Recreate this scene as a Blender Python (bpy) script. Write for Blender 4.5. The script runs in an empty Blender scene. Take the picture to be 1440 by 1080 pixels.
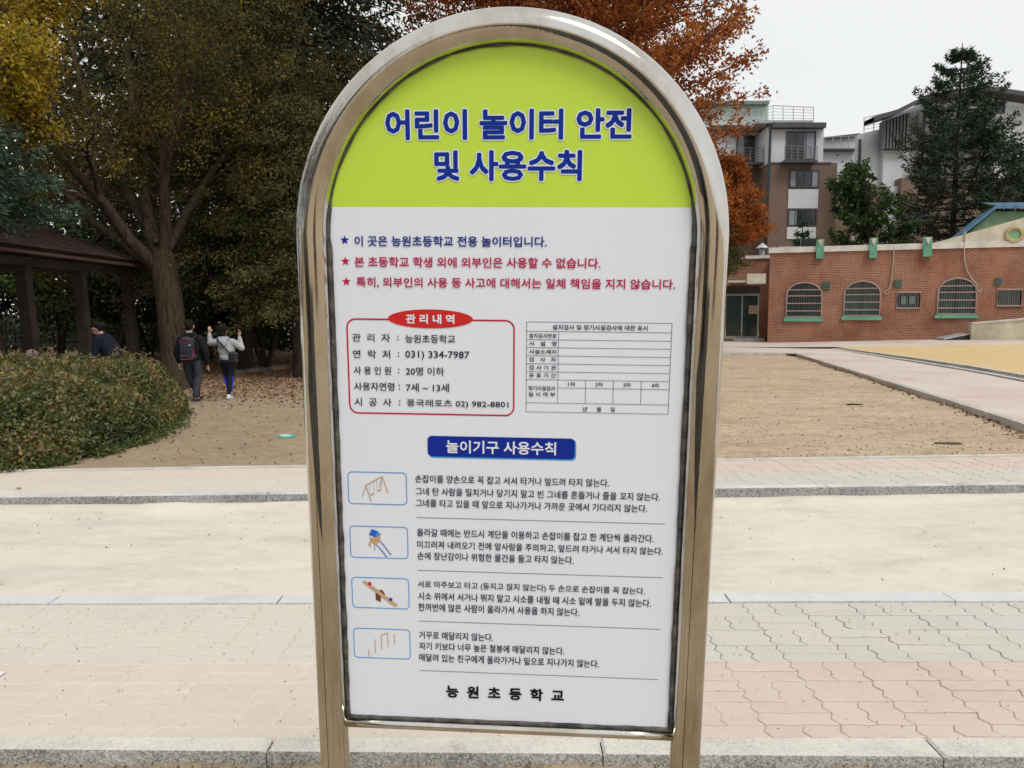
import bpy, math, random
import numpy as np
from mathutils import Vector, Matrix
rnd = random.Random(7)
C = bpy.context.scene.collection
SC = bpy.context.scene

# ------------------------------------------------------------------ camera
FPX = 1082.0                       # focal length in pixels of the 1440 px wide photograph
PITCH = math.atan(100 / FPX)
CAMZ = 1.6
cam = bpy.data.cameras.new('camera'); cam_o = bpy.data.objects.new('camera', cam); C.objects.link(cam_o)
cam.sensor_width = 36.0; cam.lens = 36.0 * FPX / 1440.0
cam.clip_start = 0.05; cam.clip_end = 5000
cam_o.location = (0, 0, CAMZ); cam_o.rotation_euler = (math.pi / 2 - PITCH, 0, 0)
SC.camera = cam_o

# ------------------------------------------------------------------ sky, sun, exposure
SUN_EL, SUN_AZ = math.radians(54), math.radians(152)       # high veiled sun, behind the viewer and to the right
w = bpy.data.worlds.new('World'); SC.world = w; w.use_nodes = True
nt = w.node_tree; nt.nodes.clear()
sky = nt.nodes.new('ShaderNodeTexSky'); sky.sky_type = 'NISHITA'; sky.sun_disc = False
sky.sun_elevation = SUN_EL; sky.sun_rotation = SUN_AZ; sky.dust_density = 4; sky.air_density = 1.0; sky.ozone_density = 1.0
tc = nt.nodes.new('ShaderNodeTexCoord')
nz = nt.nodes.new('ShaderNodeTexNoise'); nz.inputs['Scale'].default_value = 1.6; nz.inputs['Detail'].default_value = 4
mp = nt.nodes.new('ShaderNodeMapping'); mp.inputs['Scale'].default_value = (1, 1, 3)
cr = nt.nodes.new('ShaderNodeValToRGB')
cr.color_ramp.elements[0].color = (7.6, 7.75, 7.8, 1); cr.color_ramp.elements[1].color = (8.2, 8.3, 8.25, 1)
cr.color_ramp.elements[0].position = .3; cr.color_ramp.elements[1].position = .7
mx = nt.nodes.new('ShaderNodeMix'); mx.data_type = 'RGBA'; mx.inputs[0].default_value = .93
bg = nt.nodes.new('ShaderNodeBackground'); bg.inputs['Strength'].default_value = .1
wo = nt.nodes.new('ShaderNodeOutputWorld')
L = nt.links.new
L(tc.outputs['Generated'], mp.inputs[0]); L(mp.outputs[0], nz.inputs['Vector']); L(nz.outputs['Fac'], cr.inputs[0])
L(sky.outputs[0], mx.inputs[6]); L(cr.outputs[0], mx.inputs[7]); L(mx.outputs[2], bg.inputs[0]); L(bg.outputs[0], wo.inputs[0])
sl = bpy.data.lights.new('sun', 'SUN'); sl.energy = 1.5; sl.angle = math.radians(22); sl.color = (1, .965, .91)
so = bpy.data.objects.new('sun', sl); C.objects.link(so)
so.rotation_euler = Vector((-math.sin(SUN_AZ) * math.cos(SUN_EL), -math.cos(SUN_AZ) * math.cos(SUN_EL), -math.sin(SUN_EL))).to_track_quat('-Z', 'Y').to_euler()
SC.view_settings.view_transform = 'Standard'; SC.view_settings.look = 'None'
SC.view_settings.exposure = 0.20; SC.view_settings.gamma = 1
SC.cycles.max_bounces = 7; SC.cycles.diffuse_bounces = 3; SC.cycles.glossy_bounces = 4
SC.cycles.transmission_bounces = 4; SC.cycles.transparent_max_bounces = 8

# ------------------------------------------------------------------ surveying helpers: photograph point -> place in the world
def ray(px, py):
    a = (px - 720) / FPX; b = (540 - py) / FPX
    return Vector((a, math.cos(PITCH) + b * math.sin(PITCH), -math.sin(PITCH) + b * math.cos(PITCH)))
def at(px, py, Y):
    d = ray(px, py); return Vector((0, 0, CAMZ)) + d * (Y / d.y)
def on(px, py, z=0.0):
    d = ray(px, py); return Vector((0, 0, CAMZ)) + d * ((z - CAMZ) / d.z)
def sstep(a, b, x):
    t = min(1, max(0, (x - a) / (b - a))); return t * t * (3 - 2 * t)
GZ = .09                                                    # level of the bare earth beyond the kerb
def rise(x, y): return .26 * min(1.6, max(0, (x - 12.3) / 7)) * sstep(16, 34, y)
def path_z(x, y): return .17 + rise(x, y)
def onp(px, py):
    z = .17
    for _ in range(12):
        p = on(px, py, z); z = .5 * z + .5 * path_z(p.x, p.y)
    return on(px, py, z)

# ------------------------------------------------------------------ material helpers
MATS = {}
def nodes(name):
    m = bpy.data.materials.new(name); m.use_nodes = True; t = m.node_tree
    return m, t, t.nodes['Principled BSDF'], t.links.new
def coord(t, world):
    if world: return t.nodes.new('ShaderNodeNewGeometry').outputs['Position']
    return t.nodes.new('ShaderNodeTexCoord').outputs['Object']
def noise(t, vec, scale, detail=4, rough=.6, sc=(1, 1, 1)):
    mp = t.nodes.new('ShaderNodeMapping'); mp.inputs['Scale'].default_value = sc
    n = t.nodes.new('ShaderNodeTexNoise'); n.inputs['Scale'].default_value = scale
    n.inputs['Detail'].default_value = detail; n.inputs['Roughness'].default_value = rough
    t.links.new(vec, mp.inputs[0]); t.links.new(mp.outputs[0], n.inputs['Vector'])
    return n.outputs['Fac']
def ramp(t, fac, stops):
    r = t.nodes.new('ShaderNodeValToRGB'); e = r.color_ramp.elements
    while len(e) < len(stops): e.new(.5)
    for k, (p, c) in enumerate(stops):
        e[k].position = p; e[k].color = (*c, 1) if len(c) == 3 else c
    t.links.new(fac, r.inputs[0]); return r.outputs[0]
def mixc(t, fac, a, b, mode='MIX'):
    m = t.nodes.new('ShaderNodeMix'); m.data_type = 'RGBA'; m.blend_type = mode
    for s, v in ((0, fac), (6, a), (7, b)):
        if isinstance(v, (int, float)): m.inputs[s].default_value = v
        elif isinstance(v, tuple): m.inputs[s].default_value = (*v, 1)
        else: t.links.new(v, m.inputs[s])
    return m.outputs[2]
def bumpn(t, h, strength, dist=.01):
    b = t.nodes.new('ShaderNodeBump'); b.inputs['Strength'].default_value = strength; b.inputs['Distance'].default_value = dist
    t.links.new(h, b.inputs['Height']); return b.outputs[0]
def mat(name, col, rough=.7, metal=0.0, var=.12, vscale=3.0, bump=0.0, bscale=60.0, world=False, spec=.5, dist=.01, col2=None):
    if name in MATS: return MATS[name]
    m, t, p, l = nodes(name)
    v = coord(t, world)
    c2 = col2 or tuple(max(0, c * (1 - 2 * var)) for c in col)
    c1 = tuple(min(1, c * (1 + var)) for c in col)
    f = noise(t, v, vscale, 5)
    l(ramp(t, f, [(.3, c2), (.7, c1)]), p.inputs['Base Color'])
    p.inputs['Roughness'].default_value = rough; p.inputs['Metallic'].default_value = metal
    p.inputs['Specular IOR Level'].default_value = spec
    if bump: l(bumpn(t, noise(t, v, bscale, 4), bump, dist), p.inputs['Normal'])
    MATS[name] = m; return m

# ------------------------------------------------------------------ mesh helpers
def Wm(o):
    m = o.matrix_basis.copy()
    while o.parent is not None: o = o.parent; m = o.matrix_basis @ m
    return m
def new_mesh(name, V, F, m=None, smooth=False):
    me = bpy.data.meshes.new(name); me.from_pydata([tuple(v) for v in V], [], F); me.update()
    if m: me.materials.append(m)
    if smooth: me.polygons.foreach_set('use_smooth', [True] * len(me.polygons))
    return me
def link(name, me, parent=None):
    o = bpy.data.objects.new(name, me); C.objects.link(o)
    if parent is not None: o.parent = parent
    return o
def tag(o, label=None, cat=None, group=None, kind=None):
    if label: o['label'] = label
    if cat: o['category'] = cat
    if group: o['group'] = group
    if kind: o['kind'] = kind
    return o
def root(name, loc, label, cat, group=None, rot=None, mtx=None):
    o = bpy.data.objects.new(name, None); C.objects.link(o); o.empty_display_size = .2
    if mtx is not None: o.matrix_basis = mtx
    else:
        o.location = loc
        if rot: o.rotation_euler = rot
        o.matrix_basis = Matrix.Translation(Vector(loc)) @ (Matrix.Rotation(rot[2], 4, 'Z') if rot else Matrix())
    return tag(o, label, cat, group)
class MB:
    def __init__(s): s.V = []; s.F = []
    def add(s, V, F):
        n = len(s.V); s.V += [tuple(v) for v in V]; s.F += [tuple(i + n for i in f) for f in F]; return s
    def box(s, x0, x1, y0, y1, z0, z1):
        return s.add([(x0, y0, z0), (x1, y0, z0), (x1, y1, z0), (x0, y1, z0), (x0, y0, z1), (x1, y0, z1), (x1, y1, z1), (x0, y1, z1)],
                     [(0, 3, 2, 1), (4, 5, 6, 7), (0, 1, 5, 4), (1, 2, 6, 5), (2, 3, 7, 6), (3, 0, 4, 7)])
    def prism(s, pts, z0, z1, bev=0.0):
        n = len(pts); c = Vector((sum(p[0] for p in pts) / n, sum(p[1] for p in pts) / n))
        V = [(p[0], p[1], z0) for p in pts]; F = [tuple(range(n - 1, -1, -1))]
        if bev:
            V += [(p[0], p[1], z1 - bev) for p in pts]
            for p in pts:
                d = (Vector((p[0], p[1])) - c); d.normalize(); V.append((p[0] - d.x * bev * 1.3, p[1] - d.y * bev * 1.3, z1))
            rings = 2
        else: V += [(p[0], p[1], z1) for p in pts]; rings = 1
        for r in range(rings):
            for i in range(n): j = (i + 1) % n; F.append((r * n + i, r * n + j, (r + 1) * n + j, (r + 1) * n + i))
        F.append(tuple(range(rings * n, rings * n + n))); return s.add(V, F)
    def tube(s, pts, rad, k=8, cap=True, closed=False):
        pts = [Vector(p) for p in pts]; n = len(pts)
        if isinstance(rad, (int, float)): rad = [rad] * n
        V = []; F = []; up = None
        for i, p in enumerate(pts):
            a = pts[(i - 1) % n] if (i or closed) else p; b = pts[(i + 1) % n] if (i < n - 1 or closed) else p
            d = (b - a).normalized()
            if up is None:
                up = Vector((0, 0, 1)) if abs(d.z) < .9 else Vector((1, 0, 0))
            up = (up - d * up.dot(d)).normalized(); q = d.cross(up)
            for j in range(k):
                t = 2 * math.pi * j / k; V.append(p + (up * math.cos(t) + q * math.sin(t)) * rad[i])
        for i in range(n if closed else n - 1):
            i2 = (i + 1) % n
            for j in range(k): j2 = (j + 1) % k; F.append((i * k + j, i * k + j2, i2 * k + j2, i2 * k + j))
        if cap and not closed: F += [tuple(range(k - 1, -1, -1)), tuple((n - 1) * k + j for j in range(k))]
        return s.add(V, F)
    def bar(s, a, b, wx, wy=None):                       # square bar between two points
        a, b = Vector(a), Vector(b); d = (b - a).normalized(); wy = wy or wx
        u = Vector((1, 0, 0)) if abs(d.x) < .9 else Vector((0, 0, 1)); u = (u - d * u.dot(d)).normalized(); v = d.cross(u)
        V = [p + u * sx * wx / 2 + v * sy * wy / 2 for p in (a, b) for sx, sy in ((-1, -1), (1, -1), (1, 1), (-1, 1))]
        return s.add(V, [(3, 2, 1, 0), (4, 5, 6, 7), (0, 1, 5, 4), (1, 2, 6, 5), (2, 3, 7, 6), (3, 0, 4, 7)])
    def sph(s, c, r, k=10, n=6, M=None):
        r = (r, r, r) if isinstance(r, (int, float)) else r; V = []; F = []
        V.append((0, 0, -1))
        for i in range(1, n):
            a = -math.pi / 2 + math.pi * i / n
            for j in range(k): t = 2 * math.pi * j / k; V.append((math.cos(a) * math.cos(t), math.cos(a) * math.sin(t), math.sin(a)))
        V.append((0, 0, 1))
        for j in range(k): j2 = (j + 1) % k; F.append((0, 1 + j2, 1 + j)); F.append((len(V) - 1, 1 + (n - 2) * k + j, 1 + (n - 2) * k + j2))
        for i in range(n - 2):
            for j in range(k): j2 = (j + 1) % k; F.append((1 + i * k + j, 1 + i * k + j2, 1 + (i + 1) * k + j2, 1 + (i + 1) * k + j))
        W = []
        for v in V:
            q = Vector((v[0] * r[0], v[1] * r[1], v[2] * r[2]))
            if M is not None: q = M @ q
            W.append(q + Vector(c))
        return s.add(W, F)
    def build(s, name, m, parent=None, world=False, smooth=False):
        V = s.V
        if world and parent is not None:
            I = Wm(parent).inverted(); V = [I @ Vector(v) for v in V]
        return link(name, new_mesh(name, V, s.F, m, smooth), parent)
def lerp(a, b, t): return a + (b - a) * t
from mathutils import noise as mn
def fbm(x, y, s=1.0): return mn.fractal(Vector((x * s, y * s, 3.1)), 1.0, 2.0, 4)
# ================================================================== THE SIGN
A_U = Vector((0.99806646, -0.06132073, -0.01015395)).normalized()
B_U = Vector((0.00643133, -0.09695088, 0.99526839)); B_U = (B_U - A_U * B_U.dot(A_U)).normalized()
N_U = A_U.cross(B_U)
TL = Vector((-0.30778086, 1.30253285, 1.77563359)); CXB, BASEV = .3036, 1.945
org = TL + A_U * CXB - B_U * BASEV
SM = Matrix(((A_U.x, B_U.x, N_U.x, org.x), (A_U.y, B_U.y, N_U.y, org.y), (A_U.z, B_U.z, N_U.z, org.z), (0, 0, 0, 1)))
def bc(u, v): return (u - CXB, v + BASEV)                    # board coordinates (metres from the white field's corner)

def steel():
    m, t, p, l = nodes('stainless_steel'); v = coord(t, False)
    p.inputs['Metallic'].default_value = 1
    f = noise(t, v, 7, 6, .65, (1, .35, 1)); g = noise(t, v, 160, 3, .6, (1, .05, 1))
    l(ramp(t, f, [(.33, (.44, .39, .32)), (.5, (.62, .59, .54)), (.7, (.72, .71, .69))]), p.inputs['Base Color'])
    r = t.nodes.new('ShaderNodeMapRange'); r.inputs['To Min'].default_value = .02; r.inputs['To Max'].default_value = .11
    l(f, r.inputs[0]); l(r.outputs[0], p.inputs['Roughness'])
    l(bumpn(t, g, .05, .002), p.inputs['Normal']); return m
STEEL = steel()
INKS = {'ink': (.018, .02, .045), 'black': (.008, .008, .01), 'navy': (.012, .03, .27), 'title': (.006, .034, .33), 'crimson': (.52, .02, .10),
        'white': (.82, .83, .85), 'red': (.66, .03, .03), 'redline': (.55, .015, .05), 'blue': (.01, .03, .33), 'cyan': (.06, .36, .78), 'rule': (.13, .13, .22),
        'wood': (.60, .40, .24), 'wooddark': (.20, .06, .035), 'roof': (.03, .16, .62), 'rooflight': (.10, .33, .80), 'rope': (.42, .40, .42), 'darkblue': (.02, .09, .38)}
def ink(k): return mat('print_' + k, INKS[k], rough=.5, var=.03, vscale=8, spec=.12)
GREEN = mat('print_green', (.56, .79, .07), rough=.38, var=.025, vscale=5, bump=.03, bscale=700, dist=.0005)
WHITE = mat('print_white', (.81, .85, .95), rough=.42, var=.015, vscale=4, spec=.35, bump=.03, bscale=700, dist=.0005)

def printed(name, col):
    m, t, p, l = nodes(name); v = coord(t, False)
    c = mixc(t, ramp(t, noise(t, v, 5, 5, .6, (1, .25, 1)), [(.35, (0, 0, 0)), (.75, (.10, .10, .10))]), col, tuple(x * .72 for x in col))       # rain streaks
    c = mixc(t, ramp(t, noise(t, v, 210, 3, .8), [(.66, (0, 0, 0)), (.72, (.35, .35, .35))]), c, (.45, .40, .32))                                # dust specks
    l(c, p.inputs['Base Color']); l(ramp(t, noise(t, v, 6, 5, .7), [(.3, (.30, .30, .30)), (.7, (.50, .50, .50))]), p.inputs['Roughness']); p.inputs['Specular IOR Level'].default_value = .4
    l(bumpn(t, noise(t, v, 2.2, 3, .5), .08, .02), p.inputs['Normal']); return m
GREEN = printed('printed_green', (.57, .80, .07)); WHITE = printed('printed_white', (.83, .87, .97))
sign = root('playground_sign', (0, 0, 0), 'arched playground safety sign on two stainless steel legs with green headed panel', 'sign', mtx=SM)
RC, RT = .3305, .0275; YA = BASEV - .052
path = [(-RC, .0, 0)] + [(-RC, YA * k / 12, 0) for k in range(1, 12)]
path += [(-RC * math.cos(a), YA + RC * math.sin(a), 0) for a in [math.pi * k / 64 for k in range(65)]]
path += [(RC, YA * (12 - k) / 12, 0) for k in range(1, 13)]
MB().tube(path, RT, 36).build('tube_frame', STEEL, sign, smooth=True)
LEG_LINE = mat('dark_leg_line', (.09, .065, .04), rough=.5, metal=.6, var=.4, vscale=14)
for sx, ph_ in ((-1, -.18), (1, -.30)):                       # thin dark lengthwise line on each leg
    xs_, zs_ = sx * RC + RT * math.sin(ph_), RT * math.cos(ph_)
    MB().tube([(xs_, YA * k / 30, zs_ - .0002) for k in range(31)], [.0007 + .0003 * fbm(k, sx * 3, .9) for k in range(31)], 6).build('leg_line', LEG_LINE, sign, smooth=True)
# swaged sleeve lines on the tube where the legs were joined to the arch
for sx in (-1, 1):
    MB().tube([(sx * RC, .86 + .02 * sx, 0), (sx * RC, .862 + .02 * sx, 0)], RT + .0006, 30).build('weld_ring', STEEL, sign, smooth=True)
vb = -.938
arch = [(-.305 * math.cos(math.pi * k / 48), YA + .305 * math.sin(math.pi * k / 48)) for k in range(49)]
outl = arch + [(.305, BASEV + vb), (-.305, BASEV + vb)]
back = MB(); back.prism(outl, -.012, 0.0)
panel = back.build('panel', mat('panel_edge', (.12, .12, .11), rough=.6, bump=.2), sign)
g = [p for p in arch if p[1] > BASEV]
xg = math.sqrt(.305 ** 2 - .052 ** 2)
def flat(pts, z): return [(x, y, z) for x, y in pts]
def sheet(name, pts, z, m, parent=None): return link(name, new_mesh(name, flat(pts, z), [tuple(range(len(pts)))], m), parent or panel)
gp = [(-xg, BASEV)] + g + [(xg, BASEV)]
sheet('green_header', gp[::-1], .0006, GREEN)
lo = [p for p in arch if p[1] <= BASEV]; lol = [p for p in lo if p[0] < 0]; lor = [p for p in lo if p[0] > 0]
sheet('white_field', ([(-.305, BASEV + vb)] + lol + [(-xg, BASEV), (xg, BASEV)] + lor + [(.305, BASEV + vb)])[::-1], .0006, WHITE)
# weathered sealant bead between tube and panel
GR = mat('dirty_sealant', (.10, .095, .085), rough=.75, var=.5, vscale=40, bump=.9, bscale=220, dist=.004, col2=(.012, .012, .014))
sp = [(-.3005, BASEV + vb)] + [(-.3005, BASEV + vb + (YA - BASEV - vb) * k / 60) for k in range(1, 60)]
sp += [(-.303 * math.cos(math.pi * k / 60), YA + .303 * math.sin(math.pi * k / 60)) for k in range(61)]
sp += [(.3005, BASEV + vb + (YA - BASEV - vb) * (60 - k) / 60) for k in range(1, 61)]
rr = [.0042 + .0016 * fbm(x * 9, y * 9, 3) - (.0018 if y > YA + .05 else 0) for x, y in sp]
MB().tube([(x, y, .0035 + .001 * fbm(x, y, 30)) for x, y in sp], rr, 8).build('sealant_bead', GR, sign, smooth=True)
yb = BASEV + vb
MB().tube([(-.300 + .6 * k / 40, yb - .001 + .0008 * fbm(k, 2, .8), .002) for k in range(41)], [.0040 + .001 * fbm(k, 7, .7) for k in range(41)], 8).build('bottom_bead', GR, sign, smooth=True)
MB().tube([(-.305 + .61 * k / 8, yb - .0125, .004) for k in range(9)], .0085, 14).build('bottom_rail', STEEL, sign, smooth=True)

def star(u, v, r, m):
    x, y = bc(u, v); P = []
    for k in range(10):
        q = r if k % 2 == 0 else r * .42; a = math.pi / 2 + k * math.pi / 5; P.append((x + q * math.cos(a), y + q * math.sin(a)))
    F = [(0, 1, 10), (1, 2, 10)]
    V = flat(P, .0014) + [(x, y, .0014)]
    link('star_mark', new_mesh('star_mark', V, [(k, (k + 1) % 10, 10) for k in range(10)], m), panel)
for (u, v), k in (((.0280, -.0541), 'navy'), ((.0280, -.0891), 'crimson'), ((.0283, -.1230), 'crimson')): star(u, v, .0080, ink(k))

def text_lines(lines):                                       # every line in one text object, split again into (points, faces) per line
    cu = bpy.data.curves.new('lettering', 'FONT'); cu.body = '\n'.join(lines); cu.resolution_u = 2; cu.space_line = 3
    o = bpy.data.objects.new('lettering', cu); C.objects.link(o)
    me = bpy.data.meshes.new_from_object(o.evaluated_get(bpy.context.evaluated_depsgraph_get()))
    bpy.data.objects.remove(o); bpy.data.curves.remove(cu)
    n = len(me.vertices); co = np.empty(n * 3, np.float32); me.vertices.foreach_get('co', co); co = co.reshape(-1, 3)
    row = np.round((.35 - co[:, 1]) / 3).astype(int); faces = [tuple(p.vertices) for p in me.polygons]; out = []
    for k in range(len(lines)):
        idx = np.nonzero(row == k)[0]; new = {int(v): i for i, v in enumerate(idx)}
        out.append((co[idx], [tuple(new[v] for v in f) for f in faces if f[0] in new]))
    bpy.data.meshes.remove(me); return out
def lettering(data, u0, u1, v, h, wt, nd, z, m, grow=0.0):
    # the glyphs, thickened by copies shifted round a small circle, each a hair above the last
    co, faces = data; a, b = co.min(0), co.max(0); sy = h / (b[1] - a[1] + 2 * wt); r = sy * wt
    sx = (u1 - u0 - 2 * r) / (b[0] - a[0]); x0, y0 = bc(u0, v); r += grow; V = []; F = []
    for k in range(nd):
        c = co.copy(); t = 2 * math.pi * (k + .5) / nd
        c[:, 0] = x0 + sy * wt + (co[:, 0] - a[0]) * sx + r * math.cos(t); c[:, 1] = y0 + (co[:, 1] - (a[1] + b[1]) / 2) * sy + r * math.sin(t); c[:, 2] = z + k * .000012
        n = k * len(co); V += [tuple(q) for q in c]; F += [tuple(i + n for i in f) for f in faces]
    me = bpy.data.meshes.new('lettering'); me.from_pydata(V, [], F); me.update(); me.materials.append(m); link('lettering', me, panel)
TEXTS = [
    ('어린이 놀이터 안전', 0.1017, 0.4994, 0.13, 0.0478, 'B', 'title'),
    ('및 사용수칙', 0.181, 0.4216, 0.066, 0.0487, 'B', 'title'),
    ('이 곳은 능원초등학교 전용 놀이터입니다.', 0.0447, 0.3662, -0.0554, 0.0174, 'M', 'navy'),
    ('본 초등학교 학생 외에 외부인은 사용할 수 없습니다.', 0.0436, 0.4553, -0.0898, 0.0176, 'M', 'crimson'),
    ('특히, 외부인의 사용 등 사고에 대해서는 일체 책임을 지지 않습니다.', 0.0456, 0.5787, -0.1239, 0.0177, 'M', 'crimson'),
    ('관 리 내 역', 0.1286, 0.2117, -0.185, 0.0164, 'B', 'white'),
    ('관  리  자', 0.0352, 0.1009, -0.218, 0.0143, 'R', 'ink'),
    (':', 0.1131, 0.1156, -0.2178, 0.0085, 'R', 'ink'),
    ('능원초등학교', 0.1269, 0.213, -0.2189, 0.0146, 'R', 'ink'),
    ('연  락  처', 0.035, 0.1003, -0.2465, 0.0144, 'R', 'ink'),
    (':', 0.1135, 0.1159, -0.2467, 0.0086, 'R', 'ink'),
    ('031) 334-7987', 0.1263, 0.237, -0.2474, 0.0160, 'R', 'ink'),
    ('사 용 인 원', 0.0357, 0.1012, -0.275, 0.0146, 'R', 'ink'),
    (':', 0.1133, 0.1158, -0.2752, 0.0087, 'R', 'ink'),
    ('20명 이하', 0.1268, 0.1933, -0.2751, 0.0149, 'R', 'ink'),
    ('사용자연령', 0.0354, 0.1062, -0.3031, 0.0147, 'R', 'ink'),
    (':', 0.1135, 0.116, -0.3033, 0.0088, 'R', 'ink'),
    ('7세 ~ 13세', 0.1265, 0.2014, -0.3034, 0.015, 'R', 'ink'),
    ('시  공  사', 0.0353, 0.1005, -0.3306, 0.0148, 'R', 'ink'),
    (':', 0.1135, 0.116, -0.331, 0.0088, 'R', 'ink'),
    ('풍국레포츠 02) 982-8801', 0.1268, 0.304, -0.3317, 0.0151, 'R', 'ink'),
    ('설치검사 및 정기시설검사에 대한 표시', 0.3775, 0.5364, -0.1963, 0.0089, 'S', 'ink'),
    ('설치검사번호', 0.3382, 0.3847, -0.2111, 0.008, 'S', 'ink'),
    ('시   설   명', 0.3383, 0.3847, -0.2244, 0.008, 'S', 'ink'),
    ('시설소재지', 0.3384, 0.3847, -0.2384, 0.008, 'S', 'ink'),
    ('검   사   자', 0.3386, 0.3848, -0.2516, 0.0081, 'S', 'ink'),
    ('검 사 기 관', 0.3386, 0.3849, -0.2657, 0.0081, 'S', 'ink'),
    ('유 효 기 간', 0.3386, 0.3849, -0.279, 0.0081, 'S', 'ink'),
    ('정기시설검사', 0.3376, 0.384, -0.3013, 0.0082, 'S', 'ink'),
    ('실 시 여 부', 0.3378, 0.3841, -0.312, 0.0082, 'S', 'ink'),
    ('1차', 0.4054, 0.4179, -0.2933, 0.0079, 'S', 'ink'),
    ('2차', 0.4515, 0.4647, -0.2932, 0.0079, 'S', 'ink'),
    ('3차', 0.4989, 0.5121, -0.2933, 0.0079, 'S', 'ink'),
    ('4차', 0.5462, 0.5593, -0.2935, 0.0079, 'S', 'ink'),
    ('년', 0.4312, 0.4387, -0.3366, 0.0083, 'S', 'ink'),
    ('월', 0.4548, 0.4625, -0.3363, 0.0082, 'S', 'ink'),
    ('일', 0.4786, 0.4859, -0.3362, 0.0082, 'S', 'ink'),
    ('놀이기구 사용수칙', 0.1947, 0.3867, -0.4078, 0.0237, 'M', 'white'),
    ('손잡이를 양손으로 꼭 잡고 서서 타거나 엎드려 타지 않는다.', 0.1392, 0.4798, -0.4676, 0.0146, 'R', 'ink'),
    ('그네 탄 사람을 밀치거나 당기지 말고 빈 그네를 흔들거나 줄을 꼬지 않는다.', 0.1397, 0.5686, -0.4908, 0.0147, 'R', 'ink'),
    ('그네를 타고 있을 때 앞으로 지나가거나 가까운 곳에서 기다리지 않는다.', 0.1393, 0.5473, -0.5125, 0.0147, 'R', 'ink'),
    ('올라갈 때에는 반드시 계단을 이용하고 손잡이를 잡고 한 계단씩 올라간다.', 0.1405, 0.5607, -0.5677, 0.015, 'R', 'ink'),
    ('미끄러져 내려오기 전에 앞사람을 주의하고, 엎드려 타거나 서서 타지 않는다.', 0.1405, 0.5774, -0.5909, 0.0151, 'R', 'ink'),
    ('손에 장난감이나 위험한 물건을 들고 타지 않는다.', 0.1405, 0.4211, -0.6123, 0.0152, 'R', 'ink'),
    ('서로 마주보고 타고 (등지고 앉지 않는다) 두 손으로 손잡이를 꼭 잡는다.', 0.1401, 0.5489, -0.668, 0.0154, 'R', 'ink'),
    ('시소 위에서 서거나 뛰지 말고 시소를 내릴 때 시소 밑에 발을 두지 않는다.', 0.1401, 0.5606, -0.6901, 0.0154, 'R', 'ink'),
    ('한꺼번에 많은 사람이 올라가서 사용을 하지 않는다.', 0.1402, 0.433, -0.7119, 0.0156, 'R', 'ink'),
    ('거꾸로 매달리지 않는다.', 0.1405, 0.2772, -0.7673, 0.0156, 'R', 'ink'),
    ('자기 키보다 너무 높은 철봉에 매달리지 않는다.', 0.1402, 0.4075, -0.7892, 0.0157, 'R', 'ink'),
    ('매달려 있는 친구에게 올라가거나 밑으로 지나가지 않는다.', 0.1398, 0.4711, -0.8122, 0.0158, 'R', 'ink'),
    ('능  원  초  등  학  교', 0.1891, 0.4084, -0.8794, 0.0255, 'B', 'black'),
]
WT = {'B': (.036, 8), 'M': (.022, 6), 'R': (.014, 4), 'S': (.020, 4)}
for (s, u0, u1, v, h, wgt, colr), d in zip(TEXTS, text_lines([t[0] for t in TEXTS])):
    lettering(d, u0, u1, v, h, *WT[wgt], .0019, ink(colr))
    if colr == 'title': lettering(d, u0, u1, v, h, *(WT[wgt][0], 12), .0014, ink('white'), .0021)

def rrect(u0, u1, v0, v1, r, n=6):                          # rounded rectangle, counter-clockwise
    P = []
    for cx, cy, a0 in ((u1 - r, v1 - r, 0), (u0 + r, v1 - r, 90), (u0 + r, v0 + r, 180), (u1 - r, v0 + r, 270)):
        for k in range(n + 1): a = math.radians(a0 + 90 * k / n); P.append(bc(cx + r * math.cos(a), cy + r * math.sin(a)))
    return P
def outline(name, u0, u1, v0, v1, r, wd, z, m):
    a = rrect(u0, u1, v0, v1, r); b = rrect(u0 + wd, u1 - wd, v0 + wd, v1 - wd, max(.0005, r - wd)); n = len(a)
    link(name, new_mesh(name, flat(a, z) + flat(b, z), [(k, (k + 1) % n, n + (k + 1) % n, n + k) for k in range(n)], m), panel)
def rule(pairs, wd, z, m, name='printed_rule'):
    V = []; F = []
    for (a, b, c, d) in pairs:
        p = Vector(bc(a, b)); q = Vector(bc(c, d)); t = (q - p).normalized(); s = Vector((-t.y, t.x)) * wd / 2
        n = len(V); V += [(*(p - s), z), (*(q - s), z), (*(q + s), z), (*(p + s), z)]; F.append((n, n + 1, n + 2, n + 3))
    return link(name, new_mesh(name, V, F, m), panel)
def poly(pts, k, z=.0014, name='printed_picture'):
    P = [bc(*p) for p in pts]
    ar = sum(P[i][0] * P[(i + 1) % len(P)][1] - P[(i + 1) % len(P)][0] * P[i][1] for i in range(len(P)))
    return sheet(name, P if ar > 0 else P[::-1], z, ink(k))
outline('red_border', .0252, .3142, -.3518, -.1850, .016, .0027, .0012, ink('redline'))
eu, ev = .1705, -.1846
sheet('red_oval', [bc(eu + .0726 * math.cos(a), ev + .0160 * math.sin(a)) for a in [2 * math.pi * k / 40 for k in range(40)]], .0015, ink('red'))
# inspection table
TU0, TU1 = .3342, .5762
rows = [-.188, -.2038, -.2179, -.2314, -.2454, -.2591, -.2729, -.2866, -.3270, -.343]
pr = [(TU0, v, TU1, v) for v in rows] + [(.3880, -.3004, TU1, -.3004), (.3880, -.2038, .3880, -.3270), (TU0, -.188, TU0, -.343), (TU1, -.188, TU1, -.343)]
pr += [(u, -.2866, u, -.3270) for u in (.4352, .4821, .5290)]
for k, q in enumerate(pr): rule([q], .0008, .0012 + .00002 * k, ink('rule'), 'table_rule')
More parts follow.
